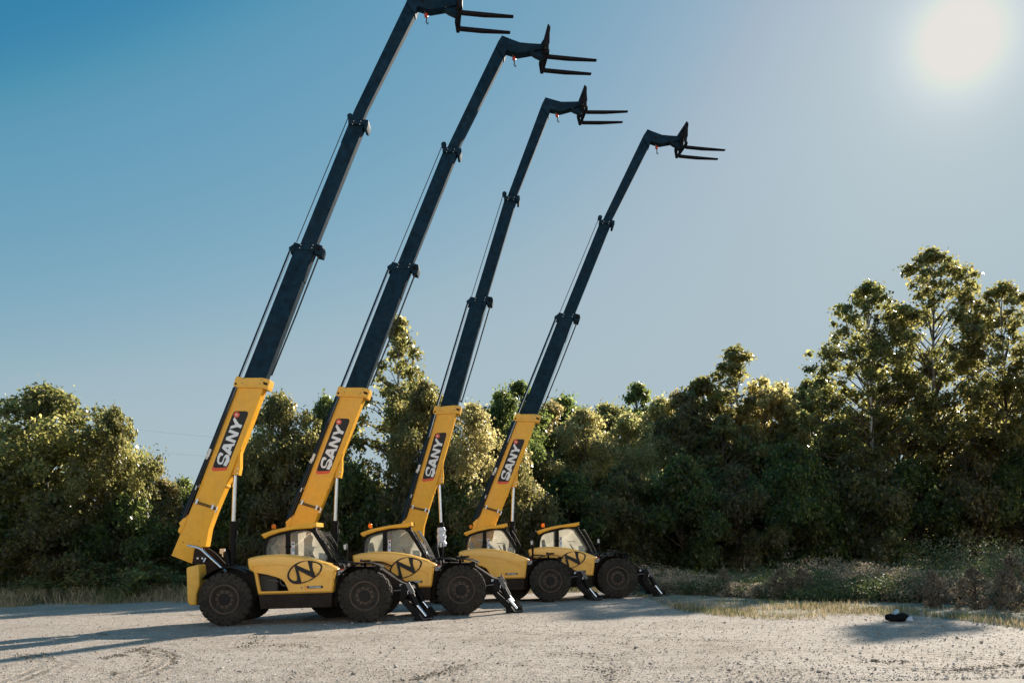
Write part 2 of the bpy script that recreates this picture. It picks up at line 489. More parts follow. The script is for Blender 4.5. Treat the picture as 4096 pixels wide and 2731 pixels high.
lt.prism(inset(xz([(1222, 838), (1348, 832), (1350, 905), (1224, 910)], HD, -1.16), 0), -1.178, -1.15, 'black', .006)
lt.box(L(HD(1330, 878), -1.18), (.03, .01, .04), 'steel')
lt.build('latch', hood)

# warning decal on black body beside the front wheel
wd = MB(); wd.prism(xz([(1746, 930), (1806, 928), (1806, 990), (1746, 992)], C1, -.82), -.826, -.80, 'decal_white')
wd.prism(xz([(1746, 930), (1806, 928), (1806, 942), (1746, 944)], C1, -.82), -.829, -.80, 'decal_red')
wd.prism(xz([(1762, 975), (1772, 955), (1782, 975)], C1, -.82), -.829, -.80, 'decal_black')
wd.build('warning_decal', root)

# cab on the far side
YC0, YC1 = .28, 1.15
cab_o = [(1000, 900), (1003, 790), (1008, 690), (1022, 640), (1060, 606), (1160, 571), (1300, 541), (1420, 530), (1490, 528), (1540, 565), (1600, 660), (1670, 790), (1735, 910)]
pane_r = [(1026, 800), (1032, 720), (1046, 668), (1062, 640), (1100, 615), (1160, 598), (1227, 581), (1227, 800)]
pane_f = [(1271, 800), (1271, 576), (1330, 558), (1400, 546), (1455, 551), (1492, 573), (1555, 668), (1640, 805), (1640, 830), (1610, 868), (1271, 868)]
cf = MB()
cf.prism(xz(cab_o, C1, YC0), YC0, YC0 + .07, 'black', .012, holes=[xz(pane_r, C1, YC0), xz(pane_f, C1, YC0)], back=False)
cf.prism(xz(cab_o, C1, YC0), YC1, YC1 - .07, 'black', .012, holes=[xz(pane_r, C1, YC0), xz(pane_f, C1, YC0)], back=False)
def bar2(p, q, r=.022, mat='black'):
    a = L(C1(*p), YC0 + .05); b = L(C1(*q), YC0 + .05)
    cf.tube([a, (a.x, YC1 - .05, a.z)], r, mat, 8)
for p in ((1030, 640), (1490, 535), (1600, 665), (1725, 895), (1010, 790)): bar2(p, p)
# windscreen guard: bars in front of the raked windscreen
for k, off in enumerate((0, .28, .56, .84)):
    pts = [L(C1(x, y), 0) for x, y in ((1555, 560), (1612, 650), (1680, 780), (1728, 880))]
    cf.tube([(p.x + .05, YC0 + .02 + off, p.z) for p in pts], .014, 'black', 6)
for x, y in ((1575, 592), (1612, 650), (1645, 715), (1680, 780), (1705, 835)):
    p = L(C1(x, y), 0); cf.tube([(p.x + .05, YC0, p.z), (p.x + .05, YC1 - .05, p.z)], .012, 'black', 6)
cab = cf.build('cab', root)
cbb = MB()
cbb.prism(xz([(1000, 880), (1735, 905), (1760, 990), (1700, 1180), (1000, 1190)], C1, YC0), YC0, YC1, 'black', .03)
cbb.build('cab_base', root)
rf = MB()
rf.prism(xz([(978, 590), (1000, 578), (1090, 545), (1250, 512), (1400, 489), (1530, 468), (1534, 508), (1510, 516), (1490, 527), (1300, 540), (1160, 570), (1060, 605), (1012, 632)], C1, YC0 - .05), YC0 - .05, YC1 + .05, 'yellow', .03)
roof = rf.build('roof', cab)
for pts, y, mt in ((pane_r, YC0 + .03, 'glass'), (pane_f, YC0 + .03, 'glass'), (pane_r, YC1 - .04, 'glass_far'), (pane_f, YC1 - .04, 'glass_far')):
    g = MB(); g.face(g.add([(x, y, z) for x, z in inset(xz(pts, C1, YC0), -.01)]), mt); g.build('window', cab)
g = MB()   # windscreen and rear screen
ws = [L(C1(x, y), 0) for x, y in ((1495, 540), (1545, 590), (1610, 690), (1670, 800), (1720, 895))]
a = g.add([(p.x, YC0 + .06, p.z) for p in ws]); b = g.add([(p.x, YC1 - .06, p.z) for p in ws])
for k in range(len(ws) - 1): g.face((a[k], a[k + 1], b[k + 1], b[k]), 'glass')
g.build('windscreen', cab)
it = MB()
it.prism(xz([(1085, 800), (1075, 700), (1110, 690), (1130, 790), (1240, 795), (1240, 840), (1085, 850)], C1, .5), .5, .95, 'seat_grey', .04)
it.box(L(C1(1325, 690), 1.02), (.14, .06, .9), 'seat_grey')
it.build('seat', cab)
sw = MB()
c = L(C1(1490, 800), .72)
pts = [c + Matrix.Rotation(radians(62), 3, 'Y') @ Vector((.17 * cos(k * pi / 8), .17 * sin(k * pi / 8), 0)) for k in range(17)]
sw.tube(pts, .014, 'hose', 6, caps=False); sw.tube([c, c + Vector((.22, 0, -.28))], .03, 'hose', 8)
sw.build('steering_wheel', cab)
db = MB()
db.prism(xz([(1552, 772), (1620, 775), (1628, 850), (1556, 850)], C1, .5), .5, .68, 'white_box', .01)
db.build('dashboard', cab)
db = MB()
db.box(L(C1(1480, 718), .75), (.26, .3, .03), 'white_box')
db.build('sun_visor', cab)
pd = MB()
pd.prism(xz([(1284, 655), (1314, 655), (1314, 792), (1284, 792)], C1, YC0 + .02), YC0 + .022, YC0 + .028, 'decal_white')
for y0, y1, mt in ((656, 664, 'decal_red'), (676, 692, 'decal_black'), (722, 729, 'decal_red'), (734, 754, 'decal_blue')):
    pd.prism(xz([(1290, y0), (1309, y0), (1309, y1), (1290, y1)], C1, YC0 + .02), YC0 + .018, YC0 + .026, mt)
for y in (705, 712):
    pd.tube([L(C1(1222, y), YC0 - .01), L(C1(1282, y), YC0 - .01)], .012, 'black', 6)
pd.build('instruction_sticker', cab)
bc = MB()
b0 = L(C1(1110, 545), .70)
bc.lathe_z([(.052, -.02), (.052, .03), (.046, .035)], 'black', c=b0)
bc.lathe_z([(.056, .03), (.060, .06), (.060, .11), (.052, .145), (.03, .165), (.005, .172)], 'amber', c=b0)
bc.build('beacon', cab)
# small worklight at the cab roof front
wl = MB(); p = L(C1(1520, 535), .33); wl.box(p, (.07, .09, .07), 'black'); wl.box(p + Vector((.04, 0, 0)), (.01, .07, .05), 'light_lens'); wl.build('worklight', cab)

# mirror on its post by the front wheel, rear light
mr = MB()
mr.tube([L(C1(1835, 915), -.55), L(C1(1840, 780), -.55), L(C1(1838, 705), -.55), L(C1(1822, 683), -.55)], .02, 'black', 8)
mr.prism(xz([(1797, 686), (1808, 678), (1832, 680), (1842, 700), (1838, 742), (1806, 746), (1799, 730)], C1, -.58), -.60, -.54, 'black', .012)
mr.prism(xz([(1803, 690), (1830, 686), (1832, 735), (1808, 738)], C1, -.58), -.604, -.59, 'light_lens')
mr.build('mirror', root)
st = MB()
st.box(L(C1(1745, 884), -.45), (.16, .5, .05), 'black'); st.box(L(C1(1758, 908), -.6), (.12, .3, .02), 'steel')
st.tube([L(C1(1780, 905), -.5), L(C1(1850, 865), -.45), L(C1(1960, 872), -.4), L(C1(2000, 880), -.35)], .02, 'hose', 8)
st.tube([L(C1(1740, 880), -.3), L(C1(1800, 850), -.25), L(C1(1900, 868), -.2), L(C1(2010, 885), -.2)], .02, 'hose', 8)
st.build('step', root)
lp = MB()
lp.box(L(C1(598, 755), .95), (.14, .05, .14), 'white_box'); lp.box(L(C1(603, 790), .95), (.05, .04, .12), 'white_box')
lp.tube([L(C1(610, 760), .95), L(C1(625, 860), .95), L(C1(650, 900), .95)], .03, 'black', 8)
lp.build('rear_mirror', root)

# front outriggers
for sy in (-1, 1):
    Y = -.80
    og = MB()
    og.prism(xz([(868, 1240), (872, 1222), (905, 1205), (1000, 1290), (1118, 1398), (1105, 1446), (1050, 1446), (1040, 1428)], C2, Y), Y - .09, Y + .09, 'black', .015)
    og.prism(xz([(880, 1090), (930, 1075), (985, 1095), (1000, 1125), (985, 1140), (905, 1245), (868, 1240)], C2, Y), Y - .13, Y + .13, 'black', .015)
    leg = None
    barrel = MB()
    barrel.tube([L(C2(945, 1105), Y), L(C2(958, 1135), Y), L(C2(1040, 1292), Y)], [.07, .085, .085], 'black', 14)
    rod = MB(); rod.tube([L(C2(1040, 1292), Y), L(C2(1128, 1402), Y)], .05, 'chrome', 14)
    blk = MB(); R = Matrix.Rotation(radians(62), 3, 'Y'); blk.box(L(C2(972, 1122), Y - .12), (.30, .09, .11), 'steel', R)
    blk.tube([L(C2(880, 1140), Y - .14), L(C2(790, 1150), Y - .14)], .018, 'steel', 6)
    blk.tube([L(C2(950, 1180), Y - .14), L(C2(948, 1155), Y - .14), L(C2(958, 1143), Y - .14), L(C2(985, 1148), Y - .14)], .016, 'chrome', 6)
    foot = MB()
    f0 = xz([(1014, 1452), (1028, 1432), (1060, 1410), (1076, 1395), (1112, 1447), (1196, 1437), (1190, 1450), (1150, 1461), (1020, 1461)], C2, Y)
    zs = min(z for x, z in f0)
    f0 = [(x, z - zs + .004) for x, z in f0]
    foot.prism(f0, Y - .22, Y - .20, 'black', .004); foot.prism(f0, Y + .20, Y + .22, 'black', .004)
    bx0, bx1 = f0[0][0], f0[5][0]
    foot.box(((bx0 + bx1) / 2, Y, .03), (bx1 - bx0, .44, .045), 'black')
    side = [(x, z - zs + .004) for x, z in xz([(1072, 1396), (1134, 1355), (1198, 1437), (1112, 1449)], C2, Y)]
    foot.prism(side, Y + .16, Y + .19, 'black', .004); 
    a = Vector((side[0][0], Y - .225, side[0][1])); b = Vector((side[3][0], Y - .225, side[3][1])); c = Vector((side[2][0], Y - .225, side[2][1]))
    foot.tube([a, b, c], .012, 'steel', 6)  # steel bead added along the rim to draw its sunlit edge
    dc = MB(); dc.prism(xz([(868, 1082), (893, 1080), (893, 1106), (868, 1108)], C2, -.505), -.512, -.49, 'decal_white')
    for mb_, nm in ((og, 'outrigger'),):
        if sy > 0:
            for mm in (og, barrel, rod, blk, foot, dc): mm.v = [(x, -y, z) for x, y, z in mm.v]
        leg = og.build(nm, root)
    barrel.build('cylinder_barrel', leg); rod.build('cylinder_rod', leg); blk.build('valve_block', leg); foot.build('foot', leg); dc.build('decal', leg)

# ------------------------------------------------------------------ boom: every part has its origin at the boom pivot
PIV = L(C1(330, 790), 0)
def edge_prism(left, right, hw, mat, r=.015):
    """left / right: measured edge points (fn, x, y, machine) low to high, near face at -hw"""
    def cv(e):
        q = L(e[0](e[1], e[2]), -hw, e[3] if len(e) > 3 else 0); return (q.x, q.z)
    t = MB(); poly = [cv(e) for e in left] + [cv(e) for e in reversed(right)]
    t.prism(poly, -hw, hw, mat, r)
    return t
def ext(fn, p, q, t):     # extrapolate q -> beyond p by t (pixels along)
    dx, dy = p[0] - q[0], p[1] - q[1]; k = t / hypot(dx, dy); return (fn, p[0] + dx * k, p[1] + dy * k)

mb = MB()
mo = [(65, 1420), (215, 1476), (236, 1372), (316, 1355), (340, 1222), (386, 1098), (501, 824), (645, 450), (748, 175), (556, 165), (240, 1000), (165, 1180)]
mb.prism(xz(mo, BM, -.20), -.20, .20, 'yellow', .014)
# end flange, long edge lip and lugs at the foot
mb.prism(xz([(60, 1418), (72, 1412), (222, 1466), (215, 1480)], BM, -.22), -.22, .22, 'yellow', .006)
mb.prism(xz([(122, 1180), (150, 1150), (188, 1120), (165, 1200), (128, 1262), (112, 1245), (118, 1222), (130, 1205)], BM, -.22), -.22, .22, 'yellow', .01)
mb.prism(xz([(563, 185), (573, 185), (252, 1000), (242, 1000)], BM, -.21), -.212, -.19, 'yellow', .004)
for b in ((152, 1321), (268, 1313)):
    mb.lathe_y([(.014, .01), (.014, -.004), (0, -.005)], 'rubber_dot', c=L(BM(*b), -.20), n=8)
main = mb.build('main_boom', root, origin=PIV, place=PIV)
co = MB()
co.prism(xz([(545, 98), (600, 110), (735, 110), (791, 125), (788, 150), (770, 196), (738, 190), (548, 182), (521, 168), (533, 125)], BM, -.24), -.24, .24, 'yellow_dull', .02)
for b in ((600, 117), (590, 150), (735, 125), (718, 155)): co.lathe_y([(.014, .01), (.014, -.008), (0, -.01)], 'steel', c=L(BM(*b), -.24), n=8)
co.lathe_y([(.03, .01), (.03, -.006), (0, -.008)], 'rubber_dot', c=L(BM(540, 155), -.24), n=12)
co.prism(xz([(742, 140), (775, 152), (770, 168), (745, 158)], BM, -.24), -.255, -.23, 'black', .004)
co.build('collar', main, origin=PIV)
# brand panel
lg = MB()
panel = [(925, 182), (950, 171), (1000, 169), (1110, 171), (1135, 180), (1147, 198), (1140, 240), (1000, 600), (830, 1035), (806, 1052), (625, 1060), (602, 1048), (600, 1015), (640, 905), (890, 250)]
lg.prism(xz(panel, LG, -.20), -.203, -.19, 'decal_black')
lg.prism(xz([(598, 1020), (604, 1050), (626, 1062), (806, 1054), (832, 1034), (812, 1085), (785, 1100), (618, 1111), (590, 1103), (578, 1078)], LG, -.20), -.205, -.19, 'decal_red')
S_ = smooth_poly([(700, 822), (757, 834), (748, 866), (716, 872), (700, 905), (691, 948), (697, 970), (720, 974), (742, 958), (762, 900), (788, 860), (826, 850), (851, 872), (855, 912), (832, 985)], 2)[:-1] + [(806, 1036), (756, 1021), (770, 985), (792, 945), (800, 915), (794, 894), (780, 900), (770, 932), (758, 972), (740, 1002), (708, 1008), (674, 994), (660, 952), (668, 890), (684, 844)]
A_ = [(738, 752), (740, 738), (765, 691), (942, 680), (926, 714), (897, 722), (870, 790), (891, 806), (866, 872), (846, 852)]
Ah = [(803, 745), (842, 738), (826, 772)]
N_ = [(838, 500), (857, 456), (1004, 511), (986, 560), (866, 600), (958, 632), (940, 676), (792, 620), (810, 574), (930, 534)]
Y_ = [(911, 304), (935, 262), (1002, 370), (1055, 390), (1032, 441), (976, 419), (858, 452), (878, 401), (946, 384)]
lg.prism(xz(S_, LG, -.20), -.207, -.202, 'decal_white'); lg.prism(xz(A_, LG, -.20), -.207, -.202, 'decal_white', 0, holes=[xz(Ah, LG, -.20)], back=False)
lg.prism(xz(N_, LG, -.20), -.207, -.202, 'decal_white'); lg.prism(xz(Y_, LG, -.20), -.207, -.202, 'decal_white')
lg.lathe_y([(.078, 0), (.078, -.006), (0, -.006)], 'decal_red', c=L(LG(967, 227), -.202), n=24)
tv2, tf2, _m = text_mesh('R', 'mark')
cR = L(LG(967, 227), -.211); ux = Vector((sin(radians(22)), 0, cos(radians(22)))); uz = Vector((-cos(radians(22)), 0, sin(radians(22))))
i0 = lg.add([cR + ux * v.x * .09 + uz * v.y * .09 for v in tv2])
for f in tf2: lg.face([i0[k] for k in f], 'decal_white')
lg.build('brand_panel', main, origin=PIV)
# hose pair across the boom, and the hose rail along its back
hs = MB()
for d in (0, 12):
    hs.tube([L(BM(226, 1010 + d), -.23), L(BM(255, 1024 + d), -.23), L(BM(360, 1057 + d), -.23), L(BM(398, 1072 + d), -.23)], .013, 'hose', 8)
R = Matrix.Rotation(radians(-22), 3, 'Y')
for p in ((254, 1021), (370, 1062)): hs.box(L(BM(*p), -.24), (.05, .05, .14), 'decal_white', Matrix.Rotation(radians(22), 3, 'Y'))
hs.tube([L(BM(388, 1062), -.24), L(BM(404, 1070), -.24), L(BM(390, 1105), -.24)], .02, 'chrome', 8)
hs.build('hose_clamp', main, origin=PIV)
rr = MB()
rr.prism(xz([(130, 1150), (150, 1095), (215, 940), (345, 620), (520, 178), (552, 178), (378, 625), (258, 935), (190, 1110), (150, 1165)], BM, -.12), -.12, .12, 'boom_black', .02)
rr.tube([L(BM(150, 1150), -.2), L(BM(225, 960), -.2), L(BM(378, 590), -.2), L(BM(538, 180), -.2)], .022, 'hose', 8)
rr.tube([L(BM(165, 1140), -.24), L(BM(245, 950), -.24), L(BM(390, 590), -.24), L(BM(548, 185), -.24)], .018, 'hose', 8)
Rb = Matrix.Rotation(radians(22), 3, 'Y')
rr.box(L(BM(345, 665), -.21), (.07, .05, .22), 'white_box', Rb); rr.box(L(BM(322, 692), -.21), (.03, .05, .12), 'white_box', Rb); rr.box(L(BM(333, 697), -.21), (.03, .05, .12), 'white_box', Rb)
rr.box(L(BM(250, 922), -.21), (.035, .05, .12), 'white_box', Rb); rr.box(L(BM(265, 908), -.21), (.035, .05, .09), 'white_box', Rb)
rr.build('hose_rail', main, origin=PIV)
br = MB()
br.prism(xz([(586, 632), (574, 668), (573, 770), (562, 828), (512, 824), (520, 795), (548, 705)], BM, -.12), -.13, .13, 'yellow', .01)
br.lathe_y([(.05, .01), (.05, -.012), (0, -.014)], 'yellow_dull', c=L(BM(538, 796), -.13), n=16)
for b in ((556, 782), (553, 815)): br.lathe_y([(.016, .01), (.016, -.01), (0, -.012)], 'chrome', c=L(BM(*b), -.13), n=8)
br.prism(xz([(474, 905), (466, 918), (462, 905), (468, 898)], BM, -.2), -.2, .2, 'yellow', .004)
br.build('cylinder_bracket', main, origin=PIV)

# extending sections
s2 = edge_prism([ext(BS, (60, 1470), (545, 240), 300), (BS, 60, 1470), (BS, 552, 225)], [ext(BS, (276, 1470), (742, 240), 300), (BS, 276, 1470), (BS, 742, 240)], .17, 'boom_black').build('boom_section', root, origin=PIV, place=PIV)
s3 = edge_prism([ext(BS, (614, 160), (830, -400), 400), (BS, 614, 160), (R6, 132, 1375)], [ext(BS, (770, 160), (965, -400), 400), (BS, 770, 160), (R6, 302, 1395)], .14, 'boom_black').build('boom_section', root, origin=PIV, place=PIV)
s4 = edge_prism([ext(R6, (188, 1320), (690, 120), 400), (R6, 188, 1320), (R7, 118, 337, 1)], [ext(R6, (326, 1320), (822, 118), 400), (R6, 326, 1320), (R7, 205, 478, 1)], .11, 'boom_black').build('boom_section', root, origin=PIV, place=PIV)
c2 = MB()
c2.prism(xz([(550, 163), (605, 182), (764, 180), (818, 197), (823, 238), (804, 294), (748, 280), (738, 244), (548, 237), (540, 260), (498, 256), (493, 214), (535, 186)], BS, -.19), -.19, .26, 'boom_black', .015)
for b in ((612, 193), (730, 193), (600, 222), (718, 222)): c2.lathe_y([(.012, .01), (.012, -.008), (0, -.01)], 'decal_white', c=L(BS(*b), -.19), n=8)
c2.prism(xz([(766, 210), (795, 212), (800, 232), (785, 242), (768, 240)], BS, -.19), -.194, -.25, 'rubber_dot')
c2.build('collar', s2, origin=PIV)
c3 = MB()
c3.prism(xz([(118, 1330), (185, 1332), (330, 1340), (346, 1348), (342, 1402), (325, 1448), (297, 1440), (304, 1396), (290, 1390), (120, 1386)], R6, -.215), -.215, .215, 'boom_black', .012)
c3.lathe_y([(.075, .1), (.075, -.1)], 'boom_black', c=L(R6(146, 1318), 0), n=20)
for b in ((182, 1357), (263, 1361), (168, 1391), (251, 1394)): c3.lathe_y([(.010, .01), (.010, -.008), (0, -.01)], 'decal_white', c=L(R6(*b), -.215), n=8)
c3.build('collar', s3, origin=PIV)
# extension rod, cables
er = MB()
er.tube([L(BS(-120, 1830), -.16), L(BS(20, 1462), -.16), L(BS(506, 255), -.16)], .036, 'boom_black', 12)
er.tube([L(BS(-112, 1835), -.20), L(BS(28, 1466), -.20), L(BS(512, 258), -.20)], .016, 'chrome', 8)
er.build('extension_rod', s2, origin=PIV)
cb = MB(); cb.tube([L(BS(790, 290), -.1), L(BS(560, 880), -.1), L(BS(328, 1452), -.1)], .022, 'hose', 8); cb.tube([L(BS(742, 285), -.2), L(BS(520, 845), -.2), L(BS(300, 1440), -.2)], .006, 'steel', 6); cb.build('cable', s2, origin=PIV)
cb = MB(); cb.tube([L(BS(570, 165), -.1), L(R6(116, 1325), -.1)], .012, 'hose', 6); cb.build('cable', s3, origin=PIV)

# boom head
bh = MB()
hp = [(166, 262), (118, 335), (100, 380), (180, 520), (205, 476), (216, 424), (345, 466), (500, 440), (640, 412), (655, 380), (612, 358), (480, 350), (370, 341), (260, 300)]
bh.prism(xz([(166, 262), (118, 336), (96, 386), (190, 512), (214, 426), (345, 466), (640, 416), (640, 370), (612, 359), (480, 351), (370, 341), (260, 300)], R7, -.16, 1), -.16, .16, 'boom_black', .008)
bh.lathe_y([(.03, .01), (.03, -.02), (0, -.02)], 'fork_steel', c=L(R7(272, 380), -.16, 1), n=10)
bh.lathe_y([(.035, .15), (.035, -.15)], 'steel', c=L(R7(512, 462), 0, 1), n=12)
bh.prism(xz([(470, 440), (535, 485), (620, 525), (665, 480), (640, 420)], R7, -.1, 1), -.1, .1, 'boom_black', .01)
bh.prism(xz([(608, 358), (630, 320), (655, 300), (690, 290), (690, 420), (620, 420)], R7, -.1, 1), -.12, .12, 'boom_black', .01)
head = bh.build('boom_head', root, origin=PIV, place=PIV)
hk = MB()
k0 = L(R7(285, 478), 0, 1); k1 = L(R7(303, 520), 0, 1)
hk.tube([k0, k1], .02, 'steel', 8)
hk.lathe_z([(.02, -.085), (.05, -.06), (.055, -.01), (.035, .035), (.01, .045)], 'hook_red', c=k1, n=14)
hk.tube([k1 + Vector((0, 0, -.07)), k1 + Vector((.01, 0, -.16)), k1 + Vector((-.01, 0, -.2)), k1 + Vector((.03, 0, -.26)), k1 + Vector((.05, 0, -.21))], .016, 'fork_steel', 8)
hk.build('hook', head, origin=PIV)

# fork carriage: frame across y, two forks
fc = MB()
def fbar(pts, y0, y1, mat='fork_steel', r=.006): fc.prism(xz(pts, R7, -.62, 1), y0, y1, mat, r)
fbar([(684, 134), (701, 133), (702, 152), (716, 152), (712, 215), (697, 215), (692, 190), (680, 190)], -.62, .62)
fbar([(676, 420), (704, 420), (704, 455), (672, 455)], -.62, .62)
for y in (-.62, -.16, .10, .56):
    fbar([(684, 160), (710, 160), (706, 345), (696, 350), (690, 452), (668, 452), (650, 340), (656, 290), (672, 210)], y, y + .06)
fc.prism(xz([(650, 300), (690, 280), (690, 450), (640, 430)], R7, -.3, 1), -.20, .20, 'fork_steel', .01)
fc.tube([L(R7(662, 330), -.62, 1), L(R7(662, 330), -.62, 1) + Vector((0, 1.24, 0))], .03, 'fork_steel', 10)
fc.v = [(x - .11 * (y + .55), y, z) for x, y, z in fc.v]
carriage = fc.build('fork_carriage', root, origin=PIV, place=PIV)
for y in (-.52, .26):
    fk = MB()
    pts = [(686, 215), (704, 212), (705, 345), (700, 462), (710, 478), (1246, 530), (1250, 540), (940, 531), (700, 508), (682, 496), (684, 345)]
    base = xz(pts, R7, -.52, 1)
    fk.prism(base, y, y + .13, 'fork_steel', .008)
    fk.v = [(x - .11 * (y + .55), y, z) for x, y, z in fk.v]
    fk.build('fork', carriage, origin=PIV)

# lift cylinder: origin at its foot
CB = L(C1(690, 920), 0); CT = L(BM(536, 800), 0)
lc = MB()
mid = L(C1(694, 456), 0); ax = (CT - CB).normalized()
mid = CB + ax * (mid - CB).length
lc.tube([CB, CB + ax * .1, mid - ax * .08, mid - ax * .08, mid], [.085, .095, .095, .105, .105], 'black', 18)
lc.lathe_y([(.12, -.14), (.12, .14)], 'black', c=CB, n=18)
lc.tube([CB + Vector((.09, -.02, .5)), mid + Vector((.10, -.02, -.35))], .018, 'hose', 8)
lc.tube([mid + Vector((.11, -.02, -.36)), mid + Vector((.11, -.02, -.26))], .02, 'steel', 8)
lift = lc.build('lift_cylinder', root, origin=CB, place=CB)
rd = MB(); rd.tube([mid - ax * .02, CT], .056, 'chrome', 18); rd.lathe_y([(.075, -.1), (.075, .1)], 'yellow_dull', c=CT, n=16)
rd.build('cylinder_rod', lift, origin=CB)
cg = MB()
cg.prism(xz([(612, 760), (640, 742), (652, 800), (672, 905), (760, 945), (640, 945), (622, 860)], C1, -.2), -.2, .2, 'black', .02)
cg.build('cylinder_mount', root)

# copies of the finished telehandler
def copy_tree(o, parent=None):
    c = o.copy(); COL.objects.link(c); c.parent = parent
    for chd in list(o.children): copy_tree(chd, c)
    return c
root['label'] = 'yellow telehandler parked farthest left, rear counterweight in full view, forks at the top edge'
tele = [root]
labels = ['yellow telehandler second from the left, its raised boom crossing the tall slender tree',
          'yellow telehandler without an oval emblem on its hood, lift cylinder wrapped in white plastic',
          'yellow telehandler farthest right, its outrigger foot standing at the edge of the weeds']
for k in range(3):
    r_ = copy_tree(root); r_.location = ORG[k + 1]; r_['label'] = labels[k]; tele.append(r_)
for o in root.children:       # the nearest machine has its inner section run out a little further
    if o.name.split('.')[0] in ('boom_head', 'fork_carriage') or o == s4: o.location = PIV + Vector((sin(radians(20)), 0, cos(radians(20)))) * .24 + Vector((-.07, 0, 0))
for o in list(tele[2].children_recursive):
    if o.name.split('.')[0] == 'emblem': bpy.data.objects.remove(o)
DA = radians(-5.2)
for k_, dx_ in ((2, .10), (3, .32)):     # cabs sit a little further forward on the two far machines
    for o in tele[k_].children:
        if o.name.split('.')[0] in ('cab', 'cab_base'): o.location.x += dx_
for o in tele[2].children:
    if o.name.split('.')[0] in ('main_boom', 'boom_section', 'boom_head', 'fork_carriage', 'lift_cylinder'): o.location.x += .12
for o in tele[3].children:
    if o.name.split('.')[0] in ('main_boom', 'boom_section', 'boom_head', 'fork_carriage'): o.location.x += .14; o.scale = (.981,) * 3
    if o.name.split('.')[0] == 'lift_cylinder': o.location.x += .14
def turned(p, c, a):
    return c + Matrix.Rotation(a, 3, 'Y') @ (Vector(p) - c)
for o in tele[2].children:
    if o.name.split('.')[0] in ('main_boom', 'boom_section', 'boom_head', 'fork_carriage'): o.rotation_euler = (0, DA, 0)
    if o.name.split('.')[0] == 'lift_cylinder':
        ct = turned(CT, PIV, DA); a0 = atan2((CT - CB).x, (CT - CB).z); a1 = atan2((ct - CB).x, (ct - CB).z)
        o.rotation_euler = (0, a1 - a0, 0)
        wp = MB()
        rs = [(.13, 0), (.15, .1), (.125, .2), (.155, .34), (.12, .44), (.145, .55), (.115, .66)]
        n = 18; rings = []
        base = CB + ax * .42
        for k, (r0, z) in enumerate(rs):
            rings.append(wp.add([base + ax * z + Vector((cos(2 * pi * i / n), sin(2 * pi * i / n), 0)) * r0 * (1 + .16 * sin(i * 2.3 + k * 1.7)) for i in range(n)]))
        for p, q in zip(rings, rings[1:]): wp.ring_bridge(p, q, 'plastic_wrap')
        wp.build('plastic_wrap', o, origin=CB)
mm = MB()
pb = Vector((WB2 - .55, -.3, 1.25))
mm.tube([pb, pb + Vector((0, 0, .7)), pb + Vector((-.02, 0, .95))], .02, 'black', 8)
mm.prism([(pb.x - .1, pb.z + .95), (pb.x + .02, pb.z + 1.02), (pb.x + .12, pb.z + 1.12), (pb.x + .16, pb.z + 1.06), (pb.x + .14, pb.z + .98), (pb.x + .02, pb.z + .84), (pb.x - .09, pb.z + .86)], -.36, -.28, 'black', .012)
mm.build('wide_mirror', tele[2])

